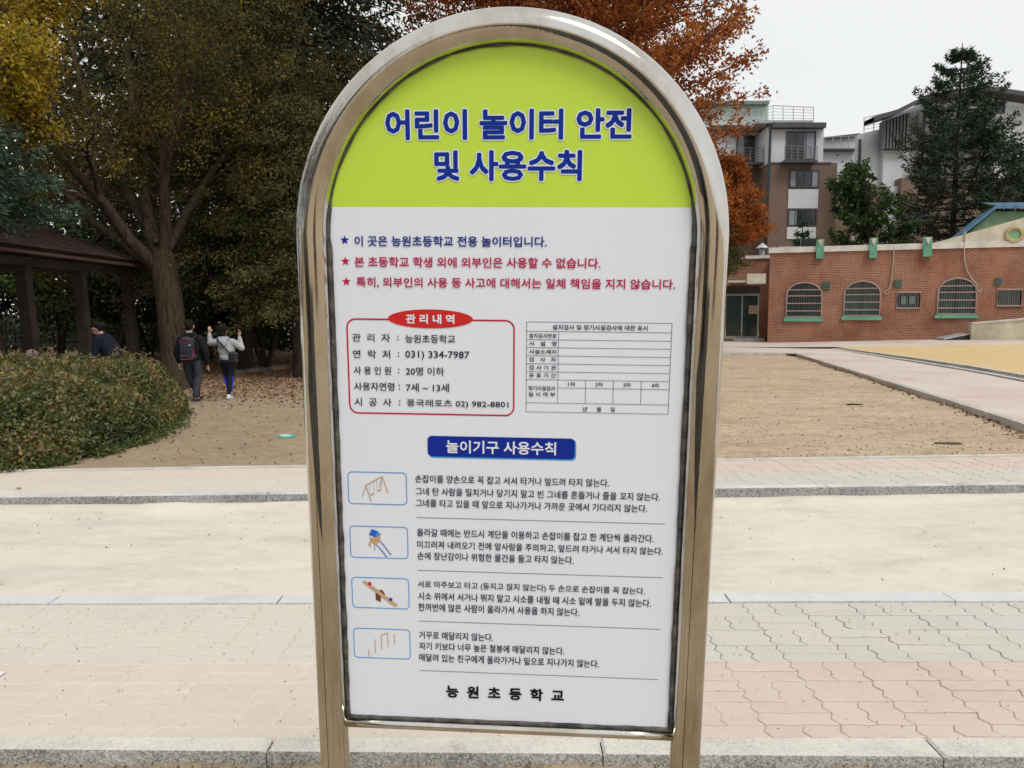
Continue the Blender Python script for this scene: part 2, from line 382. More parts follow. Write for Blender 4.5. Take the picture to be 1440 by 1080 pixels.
# button, rules and pictogram frames
sheet('button_shade', rrect(.1640, .4216, -.4290, -.3910, .008), .0010, ink('cyan'))
sheet('blue_button', rrect(.1621, .4190, -.4262, -.3892, .008), .0014, ink('blue'))
for v in (-.5401, -.6406, -.7399, -.8392): rule([(.1403, v, .5790, v)], .0010, .0012, ink('rule'))
for v0, v1 in ((-.5178, -.4571), (-.6198, -.5585), (-.7178, -.6570), (-.8180, -.7575)):
    outline('pictogram_frame', .0176, .1240, v0, v1, .0080, .0016, .0012, ink('cyan'))
def strokes(L_, wd, k, z=.0014): 
    for i, q in enumerate(L_): rule([q], wd, z + .00002 * i, ink(k), 'printed_picture')
strokes([(.0432, -.5039, .0505, -.4819), (.0588, -.5126, .0500, -.4815), (.0500, -.4822, .0805, -.4650), (.0800, -.4644, .0894, -.4951), (.0800, -.4650, .0748, -.4850)], .0017, 'wood')
strokes([(.0566, -.4790, .0570, -.4978), (.0638, -.4750, .0642, -.4958), (.0697, -.4716, .0703, -.4897), (.0785, -.4680, .0782, -.4885)], .0006, 'rope')
poly([(.0570, -.5000), (.0645, -.4957), (.0655, -.4975), (.0585, -.5018)], 'wood', .0016); poly([(.0700, -.4914), (.0780, -.4880), (.0790, -.4896), (.0712, -.4935)], 'wood', .0016)
poly([(.0545, -.5765), (.0630, -.5800), (.0733, -.5762), (.0733, -.5872), (.0635, -.5934), (.0545, -.5890)], 'wood', .0012)
poly([(.0556, -.5768), (.0628, -.5790), (.0625, -.5822), (.0558, -.5798)], 'white', .0014)
poly([(.0532, -.5746), (.0582, -.5640), (.0636, -.5804)], 'roof', .0016); poly([(.0582, -.5640), (.0690, -.5676), (.0636, -.5804)], 'roof', .00162)
poly([(.0690, -.5676), (.0750, -.5738), (.0636, -.5804)], 'rooflight', .00164)
strokes([(.0545, -.5890, .0545, -.5992), (.0626, -.5930, .0624, -.6046), (.0560, -.5885, .0508, -.5944)], .0020, 'wood')
for a in ([(.0649, -.5932), (.0700, -.5975), (.0790, -.6090), (.0820, -.6140), (.0851, -.6163)], [(.0727, -.5872), (.0770, -.5910), (.0865, -.6045), (.0895, -.6095), (.0934, -.6118)]):
    strokes([(*a[i], *a[i + 1]) for i in range(4)], .0015, 'darkblue', .0018)
poly([(.0680, -.6850), (.0700, -.6805), (.0740, -.6812), (.0775, -.6860), (.0790, -.6905), (.0760, -.6960)], 'wooddark', .0012)
poly([(.0616, -.6868), (.0715, -.6915), (.0710, -.7051), (.0616, -.7006)], 'wooddark', .0013)
poly([(.0373, -.6665), (.0434, -.6629), (.1029, -.7098), (.0964, -.7134)], 'wood', .0016)
for (u, v), k in (((.0515, -.6695), 'redline'), ((.0894, -.6990), 'darkblue')):
    sheet('printed_picture', [bc(u + .0032 * math.cos(a), v + .0036 * math.sin(a)) for a in [2 * math.pi * k2 / 12 for k2 in range(12)]], .0018, ink(k))
strokes([(.0453, -.7994, .0456, -.8148), (.0577, -.7794, .0579, -.8083), (.0698, -.7712, .0700, -.8008), (.0818, -.7648, .0821, -.7943), (.0944, -.7671, .0943, -.7875), (.0692, -.7716, .0824, -.7643)], .0015, 'wood')
# ================================================================== GROUND
def line(p, q, z):
    a, b = on(*p, z), on(*q, z); k = (b.y - a.y) / (b.x - a.x)
    return lambda x: a.y + k * (x - a.x)
L_near = line((0, 1056), (1440, 1067), 0)            # front edge of the near kerb
L_nback = line((0, 1036), (1440, 1036.5), 0)         # pavers start behind the kerb
L_mid = line((0, 850.5), (1440, 846), 0)             # pavers end at the flush granite strip
L_midb = line((0, 838.5), (1440, 833), 0)
L_far = line((0, 701), (1440, 682.5), GZ)            # front edge of the far kerb
L_farb = lambda x: L_far(x) + .11
L_pathb = line((0, 664), (1440, 641.5), GZ)          # back edge of the far strip

def sand_mat(name, stops, speck=.5, big=.35, grain=90, bump=.5, dist=.01, speckcol=(.10, .075, .05), low=1.0, brown_left=False, smudge=False):
    m, t, p, l = nodes(name); v = coord(t, True)
    c = ramp(t, noise(t, v, big, 7, .62), stops)
    c = mixc(t, .55, c, ramp(t, noise(t, v, 1.6, 7, .7, (.7, 1.7, 1)), [(.34, tuple(x * .80 for x in stops[0][1])), (.52, stops[1][1]), (.7, stops[2][1])]))
    f = noise(t, v, 9, 6, .7); c = mixc(t, .2 if smudge else .45, c, ramp(t, f, [(.3, tuple(x * .8 for x in stops[0][1])), (.7, tuple(min(1, x * 1.15) for x in stops[-1][1]))]))
    vo = t.nodes.new('ShaderNodeTexVoronoi'); vo.inputs['Scale'].default_value = 26; l(v, vo.inputs['Vector'])
    mk = ramp(t, vo.outputs['Distance'], [(.05, (1, 1, 1)), (.16, (0, 0, 0))])
    mn_ = ramp(t, noise(t, v, 3, 5, .75), [(.52, (0, 0, 0)), (.66, (speck, speck, speck))])
    k = t.nodes.new('ShaderNodeMath'); k.operation = 'MULTIPLY'; l(mk, k.inputs[0]); l(mn_, k.inputs[1])
    if smudge: c = mixc(t, ramp(t, noise(t, v, 1.1, 5, .6, (.45, 1.6, 1)), [(.56, (0, 0, 0)), (.70, (.55, .55, .55))]), c, (.48, .465, .43))
    if brown_left:                                                # browner earth towards the left
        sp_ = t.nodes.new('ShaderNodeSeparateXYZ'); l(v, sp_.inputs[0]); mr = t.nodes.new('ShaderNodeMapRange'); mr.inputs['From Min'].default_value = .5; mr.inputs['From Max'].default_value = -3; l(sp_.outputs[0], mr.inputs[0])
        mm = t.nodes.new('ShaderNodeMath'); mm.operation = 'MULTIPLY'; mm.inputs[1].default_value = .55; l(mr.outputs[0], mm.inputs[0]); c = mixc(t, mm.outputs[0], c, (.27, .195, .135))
    c = mixc(t, k.outputs[0], c, speckcol); l(c, p.inputs['Base Color'])
    p.inputs['Roughness'].default_value = .95; p.inputs['Specular IOR Level'].default_value = .15
    h = t.nodes.new('ShaderNodeMath'); h.operation = 'ADD'; l(noise(t, v, grain, 4, .7), h.inputs[0]); l(noise(t, v, 6, 5, .7), h.inputs[1])
    lo_ = t.nodes.new('ShaderNodeMath'); lo_.operation = 'MULTIPLY'; lo_.inputs[1].default_value = low; l(noise(t, v, 6, 5, .7), lo_.inputs[0]); l(lo_.outputs[0], h.inputs[1])
    l(bumpn(t, h.outputs[0], bump, dist), p.inputs['Normal']); return m
M_earth = sand_mat('bare_earth', [(.34, (.33, .23, .14)), (.5, (.53, .41, .275)), (.66, (.68, .56, .41))], .8, .55, 60, .9, .02, brown_left=True)
M_road = sand_mat('sandy_road', [(.3, (.57, .515, .435)), (.5, (.67, .605, .51)), (.72, (.71, .65, .555))], .25, .6, 120, .2, .005, (.30, .24, .18), low=.15, smudge=True)
M_nears = sand_mat('coarse_sand', [(.3, (.35, .27, .17)), (.5, (.48, .38, .25)), (.7, (.58, .48, .34))], .8, 2.0, 160, 1.0, .01, (.10, .08, .06))
M_yellow = sand_mat('yellow_sand', [(.3, (.55, .40, .20)), (.5, (.62, .46, .25)), (.7, (.66, .50, .28))], .2, .15, 60, .3, .01, (.35, .25, .14))

def granite(name, dark, light, dust, scale=230):
    m, t, p, l = nodes(name); v = coord(t, True)
    vo = t.nodes.new('ShaderNodeTexVoronoi'); vo.inputs['Scale'].default_value = scale; l(v, vo.inputs['Vector'])
    s = t.nodes.new('ShaderNodeSeparateColor'); l(vo.outputs['Color'], s.inputs[0])
    c = ramp(t, s.outputs[0], [(.0, tuple(x * .35 for x in dark)), (.3, dark), (.65, tuple((a + b) / 2 for a, b in zip(dark, light))), (1, light)])
    c = mixc(t, .35, c, ramp(t, noise(t, v, 3, 5), [(.3, tuple(x * .7 for x in dark)), (.7, light)]))
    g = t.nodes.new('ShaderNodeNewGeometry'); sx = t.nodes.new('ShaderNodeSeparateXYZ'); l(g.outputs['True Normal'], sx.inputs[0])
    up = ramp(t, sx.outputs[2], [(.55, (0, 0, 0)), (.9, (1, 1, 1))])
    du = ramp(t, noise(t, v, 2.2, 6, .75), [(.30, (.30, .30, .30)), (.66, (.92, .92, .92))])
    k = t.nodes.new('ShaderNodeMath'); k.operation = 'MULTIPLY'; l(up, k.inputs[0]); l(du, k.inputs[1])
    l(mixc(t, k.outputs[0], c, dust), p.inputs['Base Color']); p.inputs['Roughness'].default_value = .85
    l(bumpn(t, s.outputs[1], .35, .003), p.inputs['Normal']); return m
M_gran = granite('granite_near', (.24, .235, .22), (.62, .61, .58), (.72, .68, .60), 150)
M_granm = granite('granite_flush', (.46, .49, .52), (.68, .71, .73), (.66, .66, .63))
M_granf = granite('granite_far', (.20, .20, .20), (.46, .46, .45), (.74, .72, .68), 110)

def strip(name, la, lb, z, m, x0, x1, nx, ny, amp=0.0, s=1.0, zf=None, grow=(0, 0)):
    V = []; F = []
    for j in range(ny + 1):
        for i in range(nx + 1):
            x = lerp(x0, x1, i / nx); ya, yb = la(x) - grow[0], lb(x) + grow[1]; y = lerp(ya, yb, j / ny)
            V.append((x, y, (zf(x, y) if zf else z) + (amp * fbm(x, y, s) if amp else 0)))
    for j in range(ny):
        for i in range(nx): a = j * (nx + 1) + i; F.append((a, a + 1, a + nx + 2, a + nx + 1))
    return tag(link(name, new_mesh(name, V, F, m, True)), kind='structure')
strip('sandy_ground', lambda x: -60, lambda x: L_near(x), -.065, M_nears, -60, 60, 60, 40)
tag(MB().box(-7, -.75, -9, -1.1, -.2, -.045).build('added_dark_slab', mat('dark_slab_matte', (.030, .027, .022), rough=.9, world=True, bump=.5, bscale=80)), kind='structure')  # unseen dark slab, added behind the camera to darken the tube's reflections
strip('coarse_sand', lambda x: L_near(x) - .9, lambda x: L_near(x) + .03, 0, M_nears, -2.4, 2.4, 320, 60,
      zf=lambda x, y: -.056 + .012 * fbm(x, y, 3) + .006 * fbm(x, y, 17) + .018 * sstep(-.10, 0, y - L_near(x)) * (.5 + fbm(x, 1, 2.5)))

# kerb stones
def stones(parent, la, lb, z0, z1, m, xs, bev=.006, gap=.004, name='kerb_stone'):
    for a, b in zip(xs[:-1], xs[1:]):
        a2, b2 = a + gap, b - gap; dz = rnd.uniform(-.0015, .0015)
        MB().prism([(a2, la(a2)), (b2, la(b2)), (b2, lb(b2)), (a2, lb(a2))], z0, z1 + dz, bev).build(name, m, parent)
def joints(x_first, step, lo, hi):
    xs = [x_first]
    while xs[0] > lo: xs.insert(0, xs[0] - step)
    while xs[-1] < hi: xs.append(xs[-1] + step)
    return xs
def footing(name, la, x0, x1, z1, m): return tag(MB().prism([(x0, la(x0) + .03), (x1, la(x1) + .03), (x1, la(x1) + .07), (x0, la(x0) + .07)], -.3, z1).build(name, m), kind='structure')
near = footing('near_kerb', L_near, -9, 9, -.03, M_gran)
xj = on(382, 1045).x; xj2 = on(1312, 1050).x
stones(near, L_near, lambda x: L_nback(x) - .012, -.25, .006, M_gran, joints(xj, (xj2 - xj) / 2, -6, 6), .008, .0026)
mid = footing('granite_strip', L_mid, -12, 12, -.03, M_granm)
xm = on(1335, 840).x; xm2 = on(1022, 840).x
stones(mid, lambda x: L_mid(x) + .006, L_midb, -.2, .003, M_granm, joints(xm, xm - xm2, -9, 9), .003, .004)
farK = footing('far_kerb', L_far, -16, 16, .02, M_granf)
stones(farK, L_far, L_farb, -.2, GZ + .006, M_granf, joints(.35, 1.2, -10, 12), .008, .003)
stones(farK, L_pathb, lambda x: L_pathb(x) + .07, -.1, GZ + .012, mat('pale_edging', (.60, .57, .53), rough=.85, world=True), joints(.1, 1.2, -10, 12), .005, .003, 'edging_stone')

# road sand between the flush strip and the far kerb, with faint wheel tracks
def road_z(x, y):
    return -.006 + .004 * fbm(x, y, 1.1) + .0015 * fbm(x * .4, y, 9) + sstep(-.30, 0, y - L_far(x)) * (.026 + .014 * sstep(0, -2.5, x) + .012 * fbm(x, 5, 1.5)) - .004 * math.exp(-((y - 4.9 - .12 * x) / .05) ** 2)
strip('road', L_midb, lambda x: L_far(x) + .03, 0, M_road, -9, 9, 420, 90, zf=road_z, grow=(.004, 0))

# interlocking pavers: pairs laid alternately along and across, wavy edges
def paver_mat():
    m, t, p, l = nodes('paver_concrete'); v = coord(t, True); s = t.nodes.new('ShaderNodeSeparateXYZ'); l(v, s.inputs[0])
    oi = t.nodes.new('ShaderNodeObjectInfo')
    band = ramp(t, s.outputs[1], [(.0, (0, 0, 0)), (1, (1, 1, 1))]); mr = t.nodes.new('ShaderNodeMapRange')
    at_ = t.nodes.new('ShaderNodeAttribute'); at_.attribute_type = 'OBJECT'; at_.attribute_name = 'red'
    c = mixc(t, at_.outputs['Fac'], (.56, .54, .49), (.60, .485, .42))
    c = mixc(t, .5, c, mixc(t, oi.outputs['Random'], (.86, .86, .86), (1, 1, 1)), 'MULTIPLY')
    f = noise(t, v, 30, 7, .75); c = mixc(t, .6, c, mixc(t, f, (.75, .75, .75), (1.15, 1.15, 1.15)), 'MULTIPLY')
    mx_ = t.nodes.new('ShaderNodeMapRange'); mx_.inputs['From Min'].default_value = 1.4; mx_.inputs['From Max'].default_value = -.6; l(s.outputs[0], mx_.inputs[0])
    a = t.nodes.new('ShaderNodeMath'); a.operation = 'MULTIPLY_ADD'; l(mx_.outputs[0], a.inputs[0]); a.inputs[1].default_value = .30; l(noise(t, v, 1.7, 6, .7), a.inputs[2])
    d = ramp(t, a.outputs[0], [(.42, (.12, .12, .12)), (.82, (.62, .62, .62))])
    l(mixc(t, d, c, (.66, .59, .50)), p.inputs['Base Color']); p.inputs['Roughness'].default_value = .92
    p.inputs['Specular IOR Level'].default_value = .2
    l(bumpn(t, f, .35, .002), p.inputs['Normal']); return m
M_pav = paver_mat()
def zig(y, h): t = (y / h * 2) % 1.0; return .011 * (4 * abs(t - .5) - 1)
def wav(x, w_): return .0034 * math.sin(2 * math.pi * x / w_ * 2)
def paver_mesh(u0, u1, v0, v1, pw, ph, gap=.0028, depth=.05, amp=1.0):
    nx = max(4, round((u1 - u0) / pw * 12)); ny = max(4, round((v1 - v0) / ph * 8)); P = []
    for k in range(nx): P.append((lerp(u0 + gap, u1 - gap, k / nx), v0 + gap))
    for k in range(ny): P.append((u1 - gap, lerp(v0 + gap, v1 - gap, k / ny)))
    for k in range(nx): P.append((lerp(u1 - gap, u0 + gap, k / nx), v1 - gap))
    for k in range(ny): P.append((u0 + gap, lerp(v1 - gap, v0 + gap, k / ny)))
    W = [(x + amp * zig(y, ph), y + amp * wav(x, pw)) for x, y in P]
    cx, cy = (u0 + u1) / 2, (v0 + v1) / 2; b = .004
    ins = [(x + b * (1 if p[0] < cx - (u1 - u0) * .49 + gap else -1 if p[0] > cx + (u1 - u0) * .49 - gap else 0), y + b * (1 if p[1] <= v0 + gap else -1 if p[1] >= v1 - gap else 0)) for (x, y), p in zip(W, P)]
    n = len(P); V = [(x, y, -depth) for x, y in W] + [(x, y, -b * .6) for x, y in W] + [(x, y, 0) for x, y in ins]; F = []
    for r in range(2):
        for i in range(n): j = (i + 1) % n; F.append((r * n + i, r * n + j, (r + 1) * n + j, (r + 1) * n + i))
    F.append(tuple(range(2 * n, 3 * n))); return new_mesh('paver', V, F, M_pav)
PW, PH = .294, .181
pm = {(0, 0): paver_mesh(0, PW, 0, PH / 2, PW, PH), (0, 1): paver_mesh(0, PW, PH / 2, PH, PW, PH), (1, 0): paver_mesh(0, PW / 2, 0, PH, PW, PH), (1, 1): paver_mesh(PW / 2, PW, 0, PH, PW, PH)}
pm[(2, 0)] = paver_mesh(0, PW / 2, PH / 2, PH, PW, PH); pm[(2, 1)] = paver_mesh(PW / 2, PW, PH / 2, PH, PW, PH)
a_mid = math.atan(L_mid(1) - L_mid(0))
pav = tag(strip('pavement', L_nback, L_mid, 0, M_road, -6, 6, 300, 44, zf=lambda x, y: -.012 + .0075 * sstep(1.2, -.8, x) + .004 * sstep(3.6, 3.3, y) * sstep(3.2, 1.0, x) * sstep(-.6, .6, x) + .0016 * sstep(3.6, 3.3, y) + .0016 * fbm(x, y, 4) + .0010 * fbm(x, y, 20), grow=(.03, .004)), kind='structure')
X0 = on(1120 + 0, 850).x
k0 = 0
vis = []
for j in range(8):
    for i in range(-18, 13):
        vertical = (i + j) % 2
        x = X0 + i * PW; y = L_mid(x) - .004 - (j + 1) * PH
        for h in (0, 1):
            if j == 7 and not vertical and h == 0: continue
            if abs(x + PW / 2) > 3.05: continue
            vis.append((x, y, vertical, h, j))
for x, y, ve, h, j in vis:
    o = link('paver', pm[(ve, h)] if j < 7 or not ve else pm[(2, h)], pav); o.location = (x, y, rnd.uniform(-.0018, .0010)); o.rotation_euler = (rnd.uniform(-.004, .004), rnd.uniform(-.004, .004), a_mid)
    o['red'] = 1.0 if j >= 4 else 0.0
    
# the far strip: narrower courses, pink at the back and pale in front
fpav = strip('far_pavement', L_farb, L_pathb, GZ - .006, M_road, -9, 12, 120, 6, zf=lambda x, y: GZ - .006 + .0022 * sstep(1.0, -2, x) + .0016 * fbm(x, y, 2))
PW2, nrow = .30, 6
ph2 = (L_pathb(0) - L_farb(0)) / nrow
fm = {(0, 0): paver_mesh(0, PW2, 0, ph2 / 2, PW2, ph2, .006), (0, 1): paver_mesh(0, PW2, ph2 / 2, ph2, PW2, ph2, .006), (1, 0): paver_mesh(0, PW2 / 2, 0, ph2, PW2, ph2, .006), (1, 1): paver_mesh(PW2 / 2, PW2, 0, ph2, PW2, ph2, .006)}
cnt = 0
for j in range(nrow):
    for i in range(-17, 18):
        x = i * PW2
        dep = L_pathb(x) - L_farb(x); y = L_farb(x) + dep * j / nrow
        u = x / (y + .1) * FPX + 720
        if u < -30 or u > 1450 or 470 < u < 940: continue
        for h in (0, 1):
            if cnt >= 300: continue
            cnt += 1
            o = link('paver', fm[((i + j) % 2, h)], fpav); o.location = (x, y, GZ + rnd.uniform(-.001, .0015)); o.rotation_euler = (0, 0, math.atan(L_pathb(1) - L_pathb(0)) * .9)
            o.scale = (1, dep / (ph2 * nrow), 1); o['red'] = 1.0 if j >= 3 else 0.0

# the open earth: one sheet to the horizon, fine near the strip
def earth_z(x, y):
    near_k = sstep(0, 1.0, y - L_pathb(x))
    return GZ - .002 + near_k * (.03 * fbm(x, y, .35) + .010 * fbm(x, y, 1.7) + .004 * fbm(x, y, 6)) + rise(x, y) * .9 - (.05 if x > 12 and y > 20 else 0)
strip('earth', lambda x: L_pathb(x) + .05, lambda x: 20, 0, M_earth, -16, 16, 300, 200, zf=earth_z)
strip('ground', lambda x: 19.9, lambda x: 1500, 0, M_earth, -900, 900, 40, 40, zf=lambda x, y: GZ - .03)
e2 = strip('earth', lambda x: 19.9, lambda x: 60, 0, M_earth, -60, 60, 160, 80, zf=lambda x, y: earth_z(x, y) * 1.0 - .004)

# diagonal raised path on the right with its kerb
KP = [onp(*p) for p in ((985, 496), (1123, 497), (1200, 520), (1335, 560.5), (1440, 593), (1600, 646))]
RP = [onp(*p) for p in ((985, 487), (1171, 490.5), (1290, 510.5), (1369, 523.5), (1440, 537.5), (1700, 583))]
def ribbon(name, A, B, m, dz=0.0, n=24):
    V = []; F = []
    def samp(P, t):
        d = [0]; 
        for a, b in zip(P[:-1], P[1:]): d.append(d[-1] + (b - a).length)
        s = t * d[-1]
        for k in range(len(P) - 1):
            if s <= d[k + 1] + 1e-9: return P[k].lerp(P[k + 1], (s - d[k]) / (d[k + 1] - d[k]))
        return P[-1].copy()
    for k in range(n + 1):
        a, b = samp(A, k / n), samp(B, k / n); V += [(a.x, a.y, path_z(a.x, a.y) + dz), (b.x, b.y, path_z(b.x, b.y) + dz)]
    for k in range(n): F.append((2 * k, 2 * k + 2, 2 * k + 3, 2 * k + 1))
    me = new_mesh(name, V, F, m)
    if me.polygons[0].normal.z < 0: me.flip_normals()
    return link(name, me)
def pathmat():
    m, t, p, l = nodes('small_pavers'); v = coord(t, True)
    mp = t.nodes.new('ShaderNodeMapping'); mp.inputs['Rotation'].default_value = (0, 0, math.radians(60)); l(v, mp.inputs[0])
    b = t.nodes.new('ShaderNodeTexBrick'); l(mp.outputs[0], b.inputs['Vector']); b.inputs['Scale'].default_value = 1
    b.inputs['Brick Width'].default_value = .22; b.inputs['Row Height'].default_value = .11; b.inputs['Mortar Size'].default_value = .008
    b.inputs['Color1'].default_value = (.56, .43, .38, 1); b.inputs['Color2'].default_value = (.63, .52, .46, 1); b.inputs['Mortar'].default_value = (.36, .28, .25, 1)
    c = mixc(t, ramp(t, noise(t, v, .5, 5), [(.38, (0, 0, 0)), (.62, (.75, .75, .75))]), b.outputs['Color'], (.62, .57, .51))
    l(c, p.inputs['Base Color']); p.inputs['Roughness'].default_value = .9; return m
M_path = pathmat()
tag(ribbon('path', KP, RP, M_path), kind='structure')
kb = MB()
M_conc = mat('kerb_concrete', (.50, .47, .42), rough=.9, var=.12, world=True, vscale=2, bump=.2)
dk = tag(link('path_kerb', new_mesh('path_kerb', [(p.x, p.y, path_z(p.x, p.y) - .2) for p in KP], [], M_conc)), kind='structure')
def kerbrun(P, wd, zt, zb, parent, step=1.0, name='kerb_stone', m=M_conc):
    for a, b in zip(P[:-1], P[1:]):
        d = (b - a); Ld = d.length; n = max(1, round(Ld / step)); d = d / Ld; s = Vector((-d.y, d.x, 0)) 
        if s.y < 0: s = -s
        for k in range(n):
            p = a + d * (Ld * k / n + .006); q = a + d * (Ld * (k + 1) / n - .006); M_ = MB()
            zz = path_z(p.x, p.y)
            M_.prism([(p.x, p.y), (q.x, q.y), (q.x + s.x * wd, q.y + s.y * wd), (p.x + s.x * wd, p.y + s.y * wd)], zz + zb, zz + zt, .012).build(name, m, parent)
kerbrun(KP, .13, .012, -.25, dk)
# drain edge between the path and the yellow yard
DA = [onp(*p) for p in ((1171, 490.2), (1290, 508.5), (1369, 521.5), (1440, 534.5), (1700, 578))]
DB = [onp(*p) for p in ((1180, 489.3), (1290, 504), (1369, 515.5), (1440, 527.5), (1700, 566))]
tag(ribbon('drain_channel', DA, DB, mat('drain_concrete', (.20, .205, .19), rough=.9, world=True, var=.3, vscale=1.5), -.03), kind='structure')
dr = tag(link('drain_kerb', new_mesh('drain_kerb', [(p.x, p.y, -.1) for p in DA], [], M_conc)), kind='structure')
M_wh = mat('pale_concrete', (.62, .60, .56), rough=.85, world=True)
kerbrun([p + Vector((0, -.12, 0)) for p in DA], .12, .02, -.2, dr, 1.2, 'kerb_stone', M_wh); kerbrun(DB, .10, .02, -.2, dr, 1.2, 'kerb_stone', M_wh)
DC = [onp(*p) for p in ((1186, 487.8), (1290, 486.0), (1369, 485), (1440, 484), (1700, 481))]
def quadfill(name, A, B, m, dz): 
    V = []; F = []; n = len(A)
    for a, b in zip(A, B):
        for k in range(9): p = a.lerp(b, k / 8); V.append((p.x, p.y, path_z(p.x, p.y) + dz))
    for i in range(n - 1):
        for k in range(8): F.append((i * 9 + k, (i + 1) * 9 + k, (i + 1) * 9 + k + 1, i * 9 + k + 1))
    me = new_mesh(name, V, F, m)
    if me.polygons[0].normal.z < 0: me.flip_normals()
    return link(name, me)
tag(quadfill('yard', [p + Vector((0, .08, 0)) for p in DB], DC, M_yellow, .0), kind='structure')
FA = [onp(*p) for p in ((985, 487), (1100, 488.2), (1186, 487.8), (1290, 486.0), (1440, 484), (1700, 481))]
FB = [p + Vector((-1.5, 9, 0)) for p in FA]
tag(quadfill('forecourt', FA, FB, M_path, -.004), kind='structure')
# ================================================================== PLANTS
NR = np.random.default_rng(11)
def leaf_mat(name, stops, transl=.25, rough=.75, spec=.25):
    m, t, p, l = nodes(name)
    a = t.nodes.new('ShaderNodeAttribute'); a.attribute_name = 'tint'
    c = ramp(t, a.outputs['Fac'], stops); l(c, p.inputs['Base Color']); p.inputs['Roughness'].default_value = rough; p.inputs['Specular IOR Level'].default_value = spec
    tr = t.nodes.new('ShaderNodeBsdfTranslucent'); l(c, tr.inputs[0]); ms = t.nodes.new('ShaderNodeMixShader'); ms.inputs[0].default_value = transl
    l(p.outputs[0], ms.inputs[1]); l(tr.outputs[0], ms.inputs[2]); l(ms.outputs[0], t.nodes['Material Output'].inputs[0]); return m
def bark(name, col, sc=7):
    m, t, p, l = nodes(name); v = coord(t, True); f = noise(t, v, 16, 7, .7, (1, 1, .16)); g_ = noise(t, v, 1.3, 5, .6)
    c = ramp(t, f, [(.36, tuple(x * .35 for x in col)), (.55, col), (.72, tuple(x * 1.5 for x in col))])
    l(mixc(t, ramp(t, g_, [(.4, (0, 0, 0)), (.7, (.5, .5, .5))]), c, (col[0] * .6, col[1] * .75, col[2] * .5)), p.inputs['Base Color'])
    p.inputs['Roughness'].default_value = .95; p.inputs['Specular IOR Level'].default_value = .1; l(bumpn(t, f, 1.0, .03), p.inputs['Normal']); return m
def leaves_mesh(name, P, D, Ln, Wd, tint, m, kite=.45):
    """kite shaped leaves: base points P, directions D, length, width"""
    n = len(P); D = D / (np.linalg.norm(D, axis=1, keepdims=True) + 1e-9)
    R = NR.normal(size=(n, 3)); S = np.cross(D, R); S /= (np.linalg.norm(S, axis=1, keepdims=True) + 1e-9)
    Ln = np.broadcast_to(Ln, (n,))[:, None]; Wd = np.broadcast_to(Wd, (n,))[:, None]
    V = np.empty((n, 4, 3), np.float32); mid_ = P + D * Ln * kite
    nrm = np.cross(D, S) * Wd * .12
    V[:, 0] = P; V[:, 1] = mid_ + S * Wd * .5 + nrm; V[:, 2] = P + D * Ln; V[:, 3] = mid_ - S * Wd * .5 + nrm
    me = bpy.data.meshes.new(name); me.vertices.add(n * 4); me.vertices.foreach_set('co', V.ravel())
    me.loops.add(n * 4); me.loops.foreach_set('vertex_index', np.arange(n * 4, dtype=np.int32))
    me.polygons.add(n); me.polygons.foreach_set('loop_start', np.arange(0, n * 4, 4, dtype=np.int32))
    at_ = me.attributes.new('tint', 'FLOAT', 'FACE'); at_.data.foreach_set('value', np.clip(tint, 0, 1).astype(np.float32))
    me.update(calc_edges=True); me.materials.append(m); return me
def rot_about(v, axis, ang): return Matrix.Rotation(ang, 3, axis) @ v
def wander(p, d, Ln, n, rng, gn=.15, lift=0.0):
    pts = [p.copy()]; st = Ln / n; d = d.copy()
    for _ in range(n):
        d = (d + Vector((rng.gauss(0, gn), rng.gauss(0, gn), rng.gauss(0, gn) + lift))).normalized(); p = p + d * st; pts.append(p.copy())
    return pts
def interp(pts, t):
    f = t * (len(pts) - 1); k = min(int(f), len(pts) - 2); return pts[k].lerp(pts[k + 1], f - k), (pts[k + 1] - pts[k]).normalized()
def off_dir(d, ang, rng, flat=0.0):
    a = Vector((rng.gauss(0, 1), rng.gauss(0, 1), rng.gauss(0, 1) * (1 - flat))); s = (a - d * a.dot(d)).normalized()
    return (d * math.cos(ang) + s * math.sin(ang)).normalized()
def grow(limbs, rng, levels):
    """limbs: [(points, r0, r1)]; levels: [(count, t0, length, angle, lift, gnarl)] -> all branches by level"""
    allb = [[(p, a, b) for p, a, b in limbs]]
    for cnt, t0, (l0, l1), ang, lift, gn in levels:
        nxt = []
        for pts, r0, r1 in allb[-1]:
            for k in range(cnt):
                t = t0 + (1 - t0) * (k + rng.random()) / cnt; p, d = interp(pts, min(.999, t)); r = lerp(r0, r1, t) * .62
                nd = off_dir(d, ang * rng.uniform(.6, 1.35), rng); Ln = rng.uniform(l0, l1) * (1.15 - .45 * t)
                nxt.append((wander(p, nd, Ln, 4, rng, gn, lift), max(r, .006), max(r * .25, .004)))
        allb.append(nxt)
    return allb
def wood(allb, maxlev=3, ks=(12, 7, 5, 4)):
    M_ = MB()
    for lv, bs in enumerate(allb[:maxlev]):
        for pts, r0, r1 in bs:
            n = len(pts); M_.tube(pts, [lerp(r0, r1, (k / (n - 1)) ** .8) for k in range(n)], ks[min(lv, 3)], cap=False)
    return M_
